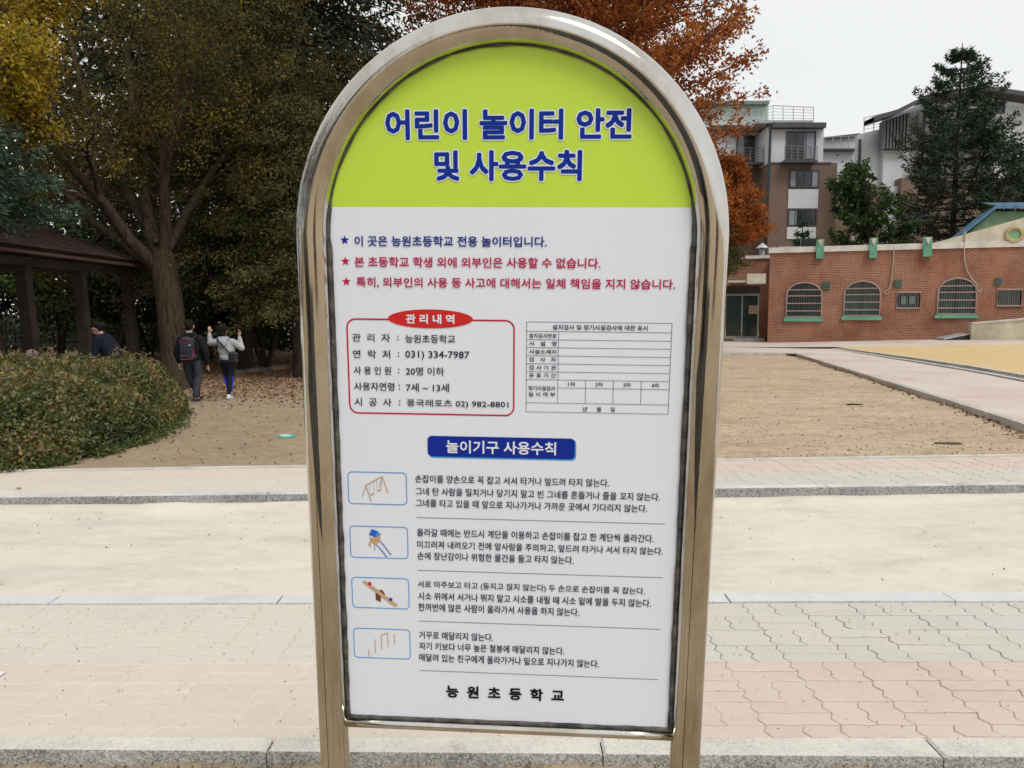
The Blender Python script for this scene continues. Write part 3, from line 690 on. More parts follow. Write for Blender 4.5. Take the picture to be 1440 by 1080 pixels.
def foliage(name, branches, per, Lf, wf, spread, m, parent, droop=0.0, fwd=.5, cl=.35, tintf=None, keep=None, t0=.2):
    P = []; D = []
    pts = np.array([[tuple(q) for q in b[0]] for b in branches], np.float32)        # all have 5 points
    n = len(pts); t = NR.uniform(t0, 1, (n, per)) * 3.999; k = t.astype(int); f = (t - k)[..., None]; ii = np.arange(n)[:, None]
    A, B = pts[ii, k], pts[ii, k + 1]; Q = (A + (B - A) * f); T = B - A; T /= np.linalg.norm(T, axis=2, keepdims=True) + 1e-9
    Q = Q.reshape(-1, 3) + NR.normal(size=(n * per, 3)) * spread; T = T.reshape(-1, 3)
    Dr = NR.normal(size=(n * per, 3)); Dr /= np.linalg.norm(Dr, axis=1, keepdims=True); Dr = T * fwd + Dr * (1 - fwd * .5); Dr[:, 2] -= droop
    cn = np.repeat(NR.normal(size=n), per)                                           # one tint per twig makes clumps
    tint = .5 + cl * .45 * cn + NR.normal(size=n * per) * .13
    if tintf is not None: tint = tint + tintf(Q)
    if keep is not None: kk = keep(Q); Q, Dr, tint = Q[kk], Dr[kk], tint[kk]
    N = len(Q); Ls = Lf * NR.uniform(.65, 1.3, N); Ws = wf * NR.uniform(.7, 1.25, N)
    off = np.array(Wm(parent).translation, np.float32) if parent is not None else 0
    return link(name, leaves_mesh(name, Q - off, Dr, Ls, Ws, tint, m), parent)
def tree(name, base, limbs, levels, rng, label, m_bark, m_leaf, per, Lf, wf, spread, group=None, cat='tree', trunk_lv=3, **kw):
    rt = root(name, base, label, cat, group); ab = grow(limbs, rng, levels)
    wood(ab, trunk_lv).build('trunk', m_bark, rt, world=True, smooth=True)
    foliage('crown', ab[-1], per, Lf, wf, spread, m_leaf, rt, **kw); return rt

B_dark = bark('bark_dark', (.055, .04, .032)); B_zel = bark('bark_zelkova', (.075, .053, .038)); B_red = bark('bark_redwood', (.13, .07, .045))
LF_zel = leaf_mat('leaf_zelkova', [(.1, (.034, .036, .010)), (.45, (.080, .072, .018)), (.75, (.125, .080, .020)), (1, (.24, .18, .03))], .35)
LF_jun = leaf_mat('leaf_juniper', [(.1, (.028, .036, .012)), (.5, (.078, .080, .026)), (.85, (.135, .120, .038)), (1, (.18, .14, .05))], .15)
LF_dark = leaf_mat('leaf_dark_conifer', [(.1, (.010, .014, .008)), (.6, (.028, .036, .016)), (1, (.055, .060, .025))], .12)
LF_yel = leaf_mat('leaf_yellow', [(.0, (.08, .05, .012)), (.35, (.28, .19, .02)), (.7, (.58, .40, .035)), (1, (.30, .28, .05))], .4)
LF_blue = leaf_mat('leaf_blue_conifer', [(.1, (.020, .036, .026)), (.55, (.045, .080, .052)), (1, (.085, .13, .08))], .15)
LF_or = leaf_mat('leaf_redwood', [(.0, (.11, .032, .014)), (.4, (.28, .080, .022)), (.75, (.42, .135, .030)), (1, (.52, .22, .04))], .4)
LF_or2 = leaf_mat('leaf_redwood_bright', [(.0, (.15, .04, .012)), (.5, (.33, .095, .020)), (1, (.48, .19, .03))], .4)
LF_und = leaf_mat('leaf_understory', [(.1, (.010, .016, .008)), (.6, (.025, .042, .014)), (.9, (.07, .10, .02)), (1, (.16, .17, .03))], .3)
LF_spr = leaf_mat('leaf_spruce', [(.1, (.014, .024, .015)), (.6, (.036, .056, .030)), (1, (.075, .105, .05))], .1)
LF_brd = leaf_mat('leaf_broad_green', [(.1, (.018, .030, .012)), (.55, (.048, .082, .028)), (1, (.11, .17, .05))], .3)
LF_hdg = leaf_mat('leaf_hedge', [(.0, (.035, .045, .016)), (.35, (.085, .105, .032)), (.6, (.17, .185, .055)), (.8, (.25, .19, .10)), (.93, (.27, .12, .08)), (1, (.50, .34, .07))], .3, rough=.5, spec=.5)
LF_weed = leaf_mat('leaf_weed', [(.0, (.04, .07, .02)), (.6, (.085, .125, .035)), (1, (.20, .20, .07))], .3)

# --- the big many-limbed tree behind the walkers
ZY = 16.6
def zp(px, py, dy=0): return at(px, py, ZY + dy)
zb = on(248, 549, GZ)
trunk = [Vector((zb.x, zb.y, GZ - .3)), zp(248, 525), zp(243, 470, -.05), zp(238, 420), zp(231, 375, .05)]
limbs = [(trunk + [zp(226, 350)], .36, .23),
         ([zp(229, 372), zp(214, 330, .2), zp(204, 280, .4), zp(200, 225, .5), zp(188, 160, .8), zp(178, 60, 1)], .17, .06),
         ([zp(231, 372), zp(233, 320), zp(230, 260, -.3), zp(236, 200, -.4), zp(262, 130, -.8), zp(300, 50, -1)], .15, .05),
         ([zp(224, 378), zp(180, 335, -.3), zp(150, 290, -.6), zp(118, 255, -1), zp(72, 205, -1.5), zp(20, 150, -2)], .15, .05),
         ([zp(228, 385), zp(186, 352, .5), zp(132, 312, 1), zp(84, 262, 1.4), zp(30, 212, 1.6), zp(-40, 170, 2)], .12, .04),
         ([zp(226, 345), zp(196, 300, .6), zp(166, 235, 1.3), zp(120, 140, 2), zp(95, 40, 2.5), zp(80, -60, 3)], .13, .04),
         ([zp(236, 350), zp(262, 300, .6), zp(300, 240, 1.3), zp(350, 180, 2), zp(400, 110, 2.5), zp(430, 30, 3)], .11, .04)]
zel = root('zelkova_tree', zb, 'big spreading tree with several thick dark limbs rising behind the two walkers', 'tree')
ab = [limbs]
ab = grow(limbs[1:], random.Random(3), [(7, .30, (1.3, 2.6), .85, .02, .2), (7, .2, (.7, 1.3), .8, -.02, .22), (4, .15, (.35, .7), .7, -.05, .25)])
MB().tube(limbs[0][0], [.36, .31, .28, .27, .26, .22], 20, cap=False).build('trunk', B_zel, zel, world=True, smooth=True)
for b in ab[0]:
    MB().tube(b[0], [lerp(b[1], b[2], k / 5) for k in range(6)], 10, cap=False).build('limb', B_zel, zel, world=True, smooth=True)
wood([[], ab[1], ab[2]], 3, (8, 6, 5, 4)).build('branches', B_zel, zel, world=True, smooth=True)
foliage('crown', ab[3], 50, .072, .042, .13, LF_zel, zel, droop=.15, cl=.6)

# --- conifers
def conifer(name, base, H, Rmax, z0, label, m_leaf, m_bark, rng, nwh=18, perw=7, sec=9, per=10, Lf=.2, wf=.05, droop=.25, tip=.15, rt_=.16, spread=.05, cat='tree', group=None, prof=None, asym=None, lean=0, t0=.25, fw=.75, gap=0.0):
    rt = root(name, base, label, cat, group); M_ = MB(); Bs = []
    b = Vector(base); top = b + Vector((lean, 0, H)); M_.tube([b - Vector((0, 0, .2)), b.lerp(top, .5), top], [rt_, rt_ * .55, .02], 9, cap=False)
    for k in range(nwh):
        t = (k + rng.random() * .7) / nwh; z = lerp(z0, H * .985, t ** .92); hh = (z - z0) / (H - z0)
        R = Rmax * (prof(hh) if prof else (1 - hh) ** .85 + .04)
        for j in range(perw):
            if rng.random() < gap: continue
            a = 2 * math.pi * (j + rng.random()) / perw + k; d = Vector((math.cos(a), math.sin(a), rng.uniform(-.05, .25))).normalized()
            Rj = R * rng.uniform(.62, 1.12) * (asym(a) if asym else 1); p = b.lerp(top, z / H)
            pts = [p]; q = p.copy(); 
            for s in range(4):
                dd = (d + Vector((rng.gauss(0, .07), rng.gauss(0, .07), -droop * (1 + s * .5) + tip * s * s * .33))).normalized(); q = q + dd * Rj / 4; pts.append(q.copy())
            M_.tube(pts, [rt_ * .22 * (1 - hh * .6), rt_ * .16 * (1 - hh * .6), rt_ * .11 * (1 - hh * .6), rt_ * .06, .006], 4, cap=False)
            Bs.append((pts, 0, 0))
            ns = max(3, round(sec * min(1, Rj / (.55 * Rmax))))
            for s in range(ns):
                tt = .18 + .8 * (s + rng.random()) / ns; pp, di = interp(pts, min(.99, tt)); sd = 1 if s % 2 else -1
                sv = di.cross(Vector((0, 0, 1))).normalized() * sd; nd = (di * .75 + sv * .75 + Vector((0, 0, rng.uniform(-.25, .08)))).normalized()
                Ls = Rj * .34 * (1.15 - tt) + .1; Bs.append((wander(pp, nd, Ls, 4, rng, .10, -droop * .35), 0, 0))
    M_.build('trunk', m_bark, rt, world=True, smooth=True)
    foliage('crown', Bs, per, Lf, wf, spread, m_leaf, rt, fwd=fw, droop=.12, cl=.35, t0=t0); return rt

pb = at(1333, 455, 46); conifer('spruce_tree', (pb.x, pb.y, .2), 16.9, 4.0, 4.6, 'tall dark spruce standing in front of the apartments, its tip against the sky', LF_spr, B_dark, random.Random(5), 27, 8, 15, 16, .21, .07, .10, .36, .26, .055,
    prof=lambda h: (1 - h ** 3.0) * (.85 + .15 * sstep(0, .2, h)) * (1.0 + .10 * math.sin(h * 37)), gap=.20)
pb = at(1124, 455, 44); conifer('small_conifer', (pb.x, pb.y, .2), 6.6, 1.3, 1.5, 'small green conifer rising just behind the brick parapet', LF_blue, B_dark, random.Random(6), 12, 7, 8, 10, .2, .06, .1, .2, .1, .06)
pb = at(1440, 455, 42)
tree('evergreen_tree', (pb.x, pb.y, .2), [(wander(Vector((pb.x, pb.y, 0)), Vector((0, 0, 1)), 11.0, 8, random.Random(8), .03), .22, .05)], [(20, .22, (2.4, 3.9), 1.25, .04, .12), (8, .15, (.8, 1.5), .8, 0, .2), (4, .1, (.4, .7), .7, 0, .2)],
     random.Random(9), 'broad dark evergreen at the picture edge behind the blue roofed gable', B_dark, LF_spr, 16, .26, .12, .14)
pb = at(1214, 455, 43)
tree('broadleaf_tree', (pb.x, pb.y, .2), [(wander(Vector((pb.x, pb.y, 0)), Vector((0, 0, 1)), 8.6, 8, random.Random(18), .05), .18, .05)], [(20, .22, (1.5, 2.9), 1.05, .06, .12), (7, .15, (.6, 1.1), .8, 0, .2), (4, .1, (.3, .55), .7, 0, .2)],
     random.Random(19), 'dark green broadleaf tree between the two apartment blocks', B_dark, LF_brd, 15, .26, .17, .10, tintf=lambda Q: .10 * NR.normal(size=len(Q)))
# --- dawn redwoods behind the sign
pb = at(795, 480, 29); pb.z = GZ
conifer('dawn_redwood', tuple(pb), 25, 8.7, 2.2, 'large rust orange dawn redwood behind the sign', LF_or, B_red, random.Random(21), 46, 11, 12, 44, .17, .085, -.02, .10, .42, .15,
        prof=lambda h: (1 - h) ** .5 * (.74 + .26 * sstep(.10, .34, h)), fw=.45, t0=.1, gap=.04)
pb = at(1012, 480, 31); pb.z = GZ
conifer('dawn_redwood', tuple(pb), 7.7, 2.0, 4.0, 'small bright orange dawn redwood beside the brick entrance', LF_or2, B_red, random.Random(22), 14, 8, 9, 26, .16, .075, -.02, .10, .14, .10,
        prof=lambda h: min(1, (1 - h) ** .5 * 1.05), fw=.45, t0=.1)
pb = at(1004, 480, 30); pb.z = GZ
conifer('small_pine', tuple(pb), 4.9, 1.55, 3.1, 'dark green pine bough showing between the sign and the brick entrance', LF_jun, B_dark, random.Random(23), 9, 7, 9, 16, .15, .04, .1, .1, .1, .07, prof=lambda h: (1 - h) ** .5)
# --- dark masses at upper left
pb = at(432, 470, 23); pb.z = GZ
conifer('dark_conifer', tuple(pb), 19, 4.6, 2.6, 'tall nearly black conifer just left of the arch of the sign', LF_dark, B_dark, random.Random(31), 36, 8, 9, 14, .24, .075, .22, .10, .26, .13, prof=lambda h: (1 - h) ** .5)
pb = at(345, 480, 19.5); pb.z = GZ
conifer('juniper_tree', tuple(pb), 12.5, 2.9, 2.4, 'olive green juniper with hanging sprays between the big tree and the sign', LF_jun, B_dark, random.Random(32), 30, 8, 9, 38, .10, .034, .20, .02, .2, .11, prof=lambda h: (1 - h) ** .4, fw=.5)
pb = at(418, 480, 18); pb.z = GZ
conifer('juniper_tree', tuple(pb), 6.6, 1.9, 1.55, 'lower olive juniper half hidden by the left leg of the sign', LF_jun, B_dark, random.Random(33), 20, 8, 9, 34, .10, .034, .20, .02, .13, .10, prof=lambda h: (1 - h) ** .4, fw=.5)
pb = at(290, 480, 25); pb.z = GZ
conifer('dark_conifer', tuple(pb), 18, 4.2, 5.0, 'tall nearly black conifer rising behind the many limbed tree', LF_dark, B_dark, random.Random(34), 30, 8, 8, 12, .26, .08, .2, .1, .24, .13, prof=lambda h: (1 - h) ** .5)
pb = at(-135, 480, 10.5); pb.z = GZ
conifer('blue_conifer', tuple(pb), 4.6, 2.3, 2.75, 'blue green conifer whose boughs reach in at the left picture edge', LF_blue, B_dark, random.Random(35), 15, 10, 10, 22, .13, .035, .05, .05, .15, .05, prof=lambda h: (1 - h) ** .5, fw=.7)
yb_ = at(-150, 480, 13); yb_.z = GZ
tree('yellow_maple', tuple(yb_), [(wander(Vector(yb_), Vector((.15, 0, 1)), 4.2, 5, random.Random(41), .05), .2, .14)] + [([at(-140, 120, 13), at(-100, 60, 13), at(-60, 20, 12.8), at(-20, -5, 12.6), at(20, -30, 12.4), at(50, -50, 12.2)], .1, .03),
     ([at(-140, 160, 13), at(-100, 140, 12.7), at(-60, 120, 12.5), at(-30, 100, 12.4), at(0, 85, 12.3), at(25, 80, 12.3)], .08, .03), ([at(-140, 200, 13), at(-110, 180, 13), at(-80, 165, 13), at(-50, 150, 13), at(-25, 140, 13), at(0, 132, 13)], .06, .02)],
     [(8, .35, (.6, 1.2), .8, .02, .15), (6, .2, (.35, .7), .7, 0, .2), (3, .1, (.2, .4), .7, -.02, .2)], random.Random(42), 'tree with golden yellow leaves in the upper left corner', B_dark, LF_yel, 40, .070, .048, .09, cl=.8)
for k, (px, Y, H, lab) in enumerate(((372, 21.5, 3.9, 'small multi stemmed tree with a dark crown in front of the fence, near the sign'), (296, 24, 4.6, 'slim dark tree by the fence, above the girl in grey'),
        (160, 24, 4.4, 'dark tree seen between the posts of the shelter'), (85, 25, 4.8, 'dark tree by the fence, seen between the nearer shelter posts'), (10, 24, 4.6, 'dark tree behind the shelter at the left picture edge'), (215, 27, 5.2, 'dark tree behind the thick trunk'), (330, 29, 5.6, 'dark tree beyond the fence, behind the walkers'))):
    pb = at(px, 480, Y); pb.z = GZ; rg = random.Random(50 + k); st = []
    for j in range(4 if k == 0 else 2):
        st.append((wander(Vector((pb.x + rg.uniform(-.08, .08), pb.y, GZ - .1)), Vector((rg.uniform(-.35, .35), rg.uniform(-.2, .2), 1)).normalized(), H * .75, 5, rg, .08), .075, .03))
    tree('understory_tree', tuple(pb), st, [(9, .42, (1.0, 2.0), 1.15, .03, .15), (7, .2, (.5, 1.0), .8, -.02, .2), (3, .1, (.25, .5), .7, -.05, .2)], rg, lab, B_dark, LF_und, 20, .17, .10, .12, 'dark trees along the fence', droop=.2, cl=.5, trunk_lv=2)

# --- distant wood that reads as one mass
def cloud(name, n, box, m, Lf, wf, dens=None, kind='stuff', seed=1):
    g = np.random.default_rng(seed); lo_, hi_ = np.array(box[0]), np.array(box[1]); nc = max(1, n // 60)
    cc = g.uniform(lo_, hi_, (nc, 3))
    if dens is not None: cc = cc[dens(cc)]
    nc = len(cc); P = np.repeat(cc, 60, 0) + g.normal(size=(nc * 60, 3)) * np.array([1, 1, .7]) * Lf * 2.6
    D = g.normal(size=P.shape); D[:, 2] -= .3; tint = np.repeat(g.normal(.45, .22, nc), 60) + g.normal(0, .12, len(P))
    P = P[P[:, 2] > .1] if True else P; k = len(P)
    return tag(link(name, leaves_mesh(name, P, D[:k], Lf * g.uniform(.6, 1.3, k), wf * g.uniform(.6, 1.3, k), tint[:k], m)), kind=kind)
cloud('distant_wood', 52000, ((-44, 34, 3.2), (-7.5, 46, 21)), LF_dark, .42, .24, seed=3)
cloud('distant_wood', 9000, ((-8, 46, .4), (10.5, 54, 6.5)), LF_und, .42, .24, seed=23)
cloud('wood_beside_path', 16000, ((-34, -22, .3), (-16, 22, 13)), LF_dark, .5, .3, seed=13)
cloud('wood_behind', 9000, ((-34, -34, .3), (-8, -24, 9)), LF_dark, .5, .3, seed=14)
cloud('added_reflection_shrubs', 7000, ((-9, -7, 0), (-3.5, -4.2, 1.1)), LF_dark, .12, .07, seed=15)  # unseen shrub row, added to put dark streaks in the tube's reflections
cloud('added_reflection_shrubs', 4000, ((3.0, -9, 0), (6, -7.5, 1.2)), LF_dark, .12, .07, seed=16)  # second unseen row, added for the same dark reflections
cloud('distant_undergrowth', 26000, ((-40, 29, .1), (-7.0, 33, 1.2)), LF_und, .2, .11, seed=4)
for k in range(14):
    rg = random.Random(70 + k); x = -33 + k * 1.95 + rg.uniform(-.5, .5); y = rg.uniform(33, 38)
    t_ = root('woodland_tree', (x, y, GZ), 'distant dark tree trunk rising into the wood behind the fence', 'tree', 'tree trunks in the distant wood')
    MB().tube(wander(Vector((x, y, 0)), Vector((rg.uniform(-.1, .1), 0, 1)), 12, 6, rg, .04), [.22, .2, .18, .15, .12, .09, .05], 8, cap=False).build('trunk', B_dark, t_, world=True, smooth=True)

# --- the clipped hedge in the left foreground
hA = [on(-90, 668, GZ), on(20, 662, GZ), on(110, 650, GZ), on(190, 625, GZ), on(242, 598, GZ), on(262, 575, GZ)]
hback = [on(-420, 610, GZ), on(-330, 590, GZ), on(-180, 575, GZ), on(20, 563, GZ), on(160, 558, GZ), on(240, 562, GZ)]
ctr = [a.lerp(b, .5) for a, b in zip(hA, hback)]
def hedge_pts(n, seed, shell=.5):
    g = np.random.default_rng(seed); k = g.uniform(0, 4.999, n); i = k.astype(int); f = (k - i)[:, None]
    A_ = np.array([tuple(p) for p in hA]); B_ = np.array([tuple(p) for p in hback]); a = A_[i] * (1 - f) + A_[i + 1] * f; b = B_[i] * (1 - f) + B_[i + 1] * f
    s = g.uniform(0, 1, n) ** .6 * np.where(g.random(n) < .72, .5, 1); fr_ = g.random(n) < .30; s = np.where(fr_, g.uniform(0, .13, n), s)
    P = a + (b - a) * s[:, None]; w_ = np.minimum(s, 1 - s) * 2
    top = (.86 - .30 * (k / 5) ** 3) * (1 - (1 - np.clip(w_ * 2.7, 0, 1)) ** 2 * .80) * np.clip((5.15 - k) * 1.1, .2, 1) ** .6
    bump_ = np.array([mn.fractal(Vector((p[0] * 1.3, p[1] * 1.3, 0)), 1, 2, 3) for p in P]) * .17
    r = g.random(n); z = np.where((r < .62) & ~fr_, top - np.abs(g.normal(0, .06, n)), top * g.random(n)); P[:, 2] = GZ + np.maximum(.03, z + bump_); return P, k
Ph, kk_ = hedge_pts(88000, 5)
hd = root('hedge', tuple(ctr[2]), 'low clipped hedge of olive and reddish autumn leaves beside the path', 'hedge')
hd.location.z = GZ; hd.matrix_basis = Matrix.Translation((ctr[2].x, ctr[2].y, GZ))
Dh = NR.normal(size=Ph.shape); Dh[:, 2] += .35; Dh[:, 1] -= .3
clump = np.array([mn.noise(Vector((p[0] * 2.2, p[1] * 2.2, p[2] * 2.2))) for p in Ph])
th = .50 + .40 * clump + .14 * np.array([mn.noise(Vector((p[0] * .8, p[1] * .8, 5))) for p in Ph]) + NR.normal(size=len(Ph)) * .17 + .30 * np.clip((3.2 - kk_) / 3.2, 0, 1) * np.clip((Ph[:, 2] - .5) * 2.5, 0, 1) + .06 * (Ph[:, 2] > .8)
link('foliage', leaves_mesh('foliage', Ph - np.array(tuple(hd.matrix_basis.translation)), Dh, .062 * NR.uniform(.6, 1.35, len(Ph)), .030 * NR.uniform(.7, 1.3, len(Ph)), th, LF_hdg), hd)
# stray shoots standing out of the clipped top
g = np.random.default_rng(77); tops = Ph[(Ph[:, 2] > .55) & (g.random(len(Ph)) < .02)][:420]; SP = np.repeat(tops, 12, 0); hgt = np.repeat(g.uniform(.05, .20, len(tops)), 12)
fr = np.tile(np.linspace(.1, 1, 12), len(tops)); SP = SP + np.column_stack([np.repeat(g.normal(0, .05, len(tops)), 12) * fr, np.repeat(g.normal(0, .05, len(tops)), 12) * fr, hgt * fr]); SD = g.normal(size=SP.shape); SD[:, 2] = np.abs(SD[:, 2]) * .6
link('shoots', leaves_mesh('shoots', SP - np.array(tuple(hd.matrix_basis.translation)), SD, .055 * g.uniform(.6, 1.3, len(SP)), .022, np.repeat(g.uniform(.3, 1, len(tops)), 12) + g.normal(0, .08, len(SP)), LF_hdg), hd)
SB = MB(); rg = random.Random(61)
for k in range(170):
    i = rg.randrange(5); a = hA[i].lerp(hA[i + 1], rg.random()); b = hback[i].lerp(hback[i + 1], rg.random()); p = a.lerp(b, rg.uniform(.08, .8)); p.z = GZ - .02
    SB.tube(wander(p, Vector((rg.uniform(-.35, .35), rg.uniform(-.35, .1), 1)).normalized(), rg.uniform(.5, .85), 4, rg, .12), [.009, .007, .006, .004, .003], 4, cap=False)
SB.build('stems', B_dark, hd, world=True)
# weeds along its foot
g = np.random.default_rng(9); n = 9000; k_ = g.uniform(0, 4.999, n); i = k_.astype(int); t = (k_ - i)[:, None]; A_ = np.array([tuple(p) for p in hA])
P = A_[i] * (1 - t) + A_[i + 1] * t; w_ = .10 + .16 * np.exp(-((k_ - 3.4) / .9) ** 2); P[:, 1] -= np.abs(g.normal(0, 1, n)) * w_ - .12; P[:, 0] += g.normal(0, .5, n) * w_
keep = np.array([mn.noise(Vector((p[0] * 2.5, p[1] * 2.5, 0))) > -.05 - .25 * math.exp(-((q - 3.4) / 1.0) ** 2) for p, q in zip(P, k_)]); P = P[keep]; P[:, 2] = GZ + np.abs(g.normal(0, .035, len(P))); D = g.normal(size=P.shape); D[:, 2] = np.abs(D[:, 2]) * .6 + .3
tag(link('weeds', leaves_mesh('weeds', P, D, .06 * g.uniform(.5, 1.4, len(P)), .022, g.uniform(0, 1, len(P)), LF_weed)), kind='stuff')

# fallen leaves under the trees, grit and twigs on the earth
LF_fall = leaf_mat('leaf_fallen', [(.0, (.10, .05, .03)), (.5, (.20, .10, .055)), (.85, (.30, .16, .08)), (1, (.40, .26, .07))], .1)
def litter(name, n, fx, size, m, seed, zf=None, el=1.7):
    g = np.random.default_rng(seed); P = fx(g, n); z = np.array([(zf or earth_z)(p[0], p[1]) for p in P]); P = np.column_stack([P, z + .004 + g.random(len(P)) * .012])
    D = g.normal(size=P.shape); D[:, 2] *= .22; s = size * g.uniform(.5, 1.4, len(P))
    return tag(link(name, leaves_mesh(name, P, D, s, s / el, g.uniform(0, 1, len(P)), m)), kind='stuff')
def under_trees(g, n):
    Y = g.uniform(0, 1, n) ** .75 * 14 + 14.2 - np.abs(g.normal(0, 1.2, n)); px = g.uniform(60, 470, n) + g.normal(0, 30, n); return np.column_stack([(px - 720) / FPX * Y, Y])
litter('fallen_leaves', 26000, under_trees, .058, LF_fall, 12)
def open_left(g, n): Y = g.uniform(7.6, 14, n); px = g.uniform(120, 470, n); return np.column_stack([(px - 720) / FPX * Y, Y])
litter('scattered_leaves', 420, open_left, .034, LF_fall, 13)
def kerb_edge(g, n):
    i = g.integers(1, 5, n); t = g.random(n); A_ = np.array([tuple(p)[:2] for p in KP]); q = A_[i] * (1 - t)[:, None] + A_[i + 1 - 0 if False else np.minimum(i + 1, 5)] * t[:, None]
    q[:, 1] -= np.abs(g.normal(0, .16, n)); q[:, 0] -= np.abs(g.normal(0, .16, n)); return q[np.array([p[1] > L_pathb(p[0]) + .12 for p in q])]
litter('kerb_leaves', 1500, kerb_edge, .055, LF_fall, 14)
def grit_xy(g, n): Y = 7.4 + 16 * g.random(n) ** 2; px = g.uniform(900, 1480, n); q = np.column_stack([(px - 720) / FPX * Y, Y]); return q[np.array([p[1] > L_pathb(p[0]) + .12 for p in q])]
litter('grit', 3000, grit_xy, .019, mat('grit', (.20, .14, .09), rough=.95, world=True, var=.4, vscale=5), 15, el=1.2)
def road_xy(g, n): return np.column_stack([g.uniform(-5, 5, n), g.uniform(4.3, 6.2, n)])
litter('road_crumbs', 230, road_xy, .012, mat('grit', (.20, .14, .09)), 16, zf=lambda x, y: road_z(x, y) - .002, el=1.2)
# ================================================================== BRICK BUILDING
F0 = onp(1079, 482); F1v = Vector((22.8 - 12.3, 33.2 - 37.1, 0))
F0 = Vector((F0.x, F0.y, 0)); fd = F1v.normalized(); fn = Vector((fd.y, -fd.x, 0))      # fn points to the camera
if fn.y > 0: fn = -fn
BM = Matrix(((fd.x, -fn.x, 0, F0.x), (fd.y, -fn.y, 0, F0.y), (0, 0, 1, 0), (0, 0, 0, 1)))   # local x along wall, y into the building
def fp(px, py, dep=0.0):
    d = ray(px, py); o_ = Vector((0, 0, CAMZ)); P0 = F0 - fn * dep; t = (P0 - o_).dot(fn) / d.dot(fn); p = o_ + d * t; q = p - F0
    return q.dot(fd), p.z
def brickmat(name, vec_axes=('x', 'z'), cols=((.29, .105, .065), (.19, .068, .045)), mortar=(.42, .285, .21)):
    m, t, p, l = nodes(name); v = coord(t, False); s = t.nodes.new('ShaderNodeSeparateXYZ'); l(v, s.inputs[0]); cb = t.nodes.new('ShaderNodeCombineXYZ')
    a = t.nodes.new('ShaderNodeMath'); a.operation = 'ADD'; l(s.outputs[0], a.inputs[0]); l(s.outputs[1], a.inputs[1]); l(a.outputs[0], cb.inputs[0]); l(s.outputs[2], cb.inputs[1])
    b = t.nodes.new('ShaderNodeTexBrick'); l(cb.outputs[0], b.inputs['Vector']); b.inputs['Scale'].default_value = 1
    b.inputs['Brick Width'].default_value = .23; b.inputs['Row Height'].default_value = .078; b.inputs['Mortar Size'].default_value = .014; b.inputs['Bias'].default_value = -.1
    b.inputs['Color1'].default_value = (*cols[0], 1); b.inputs['Color2'].default_value = (*cols[1], 1); b.inputs['Mortar'].default_value = (*mortar, 1)
    c = mixc(t, ramp(t, noise(t, v, .45, 6, .7), [(.4, (0, 0, 0)), (.64, (.75, .75, .75))]), b.outputs['Color'], tuple(x * .62 for x in cols[0]))
    c = mixc(t, ramp(t, noise(t, v, .9, 4, .6, (1, 1, .4)), [(.5, (0, 0, 0)), (.7, (.5, .5, .5))]), c, (.42, .20, .11))
    l(c, p.inputs['Base Color']); p.inputs['Roughness'].default_value = .9; p.inputs['Specular IOR Level'].default_value = .2
    l(bumpn(t, b.outputs['Fac'], -.5, .01), p.inputs['Normal']); return m
M_brick = brickmat('red_brick')
M_cream = mat('cream_render', (.60, .56, .45), rough=.9, var=.10, vscale=1.2, bump=.2, col2=(.42, .38, .29))
M_capw = mat('white_coping', (.66, .63, .58), rough=.8, var=.12, vscale=2)
M_grn = mat('green_paint', (.13, .36, .24), rough=.6, var=.15, vscale=3)
M_grn2 = mat('pale_green_render', (.25, .38, .22), rough=.85, var=.1)
M_bar = mat('pinkish_grille_paint', (.34, .25, .22), rough=.5, var=.1)
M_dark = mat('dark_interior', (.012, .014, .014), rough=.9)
def glassm(name, col, rough=.08, spec=.6):
    m, t, p, l = nodes(name); p.inputs['Base Color'].default_value = (*col, 1); p.inputs['Roughness'].default_value = rough; p.inputs['Specular IOR Level'].default_value = spec; return m
M_glass = glassm('window_glass', (.022, .045, .042)); M_glassb = glassm('apartment_glass', (.02, .024, .03), .1)
M_alu = mat('aluminium', (.45, .46, .46), rough=.35, metal=.7)
M_metal = mat('galvanised', (.50, .51, .51), rough=.5, metal=.4)

bd = root('brick_building', (0, 0, 0), 'single storey red brick building with arched barred windows and a cream gable wall', 'building', mtx=BM)
_, ztop = fp(1086, 356); zt = ztop; LEN = 16.0
def bx(name, m, x0, x1, y0, y1, z0, z1, par=bd): return MB().box(x0, x1, y0, y1, z0, z1).build(name, m, par)
zcap = zt + .26
# front wall with real openings for the arched windows
ARW = []
for (l_, r_, top, bot, sill, sp_) in ((1104.7, 1156.1, 396.4, 447, 452, 413.5), (1185.6, 1238.3, 394.4, 445.5, 450, 412), (1317, 1373.3, 390.4, 443.3, 447.5, 409)):
    x0 = fp(l_, 430)[0]; x1 = fp(r_, 430)[0]; c_ = (l_ + r_) / 2; ARW.append((x0, x1, fp(c_, bot)[1], fp(c_, top)[1], fp(c_, sp_)[1], fp(c_, sill)[1]))
SQ = []
for (l_, r_, top, bot) in ((1262, 1293.6, 412, 433), (1403, 1436, 408, 429.6)):
    c_ = (l_ + r_) / 2; SQ.append((fp(l_, 420)[0], fp(r_, 420)[0], fp(c_, bot)[1], fp(c_, top)[1]))
VT = []
for (l_, r_, top, bot) in ((1156.1, 1167, 397, 407), (1257, 1268, 394.4, 404.8), (1398.5, 1409, 390.7, 401)):
    c_ = (l_ + r_) / 2; VT.append((fp(l_, 400)[0], fp(r_, 400)[0], fp(c_, bot)[1], fp(c_, top)[1]))
def arcp(o, n=16, sh=0.0):
    x0, x1, zb_, zt_, zs, _ = o; cx = (x0 + x1) / 2; a = (x1 - x0) / 2 - sh; h = zt_ - zs - sh
    return [(cx + a * math.cos(math.pi * k / n), zs + h * math.sin(math.pi * k / n)) for k in range(n + 1)]
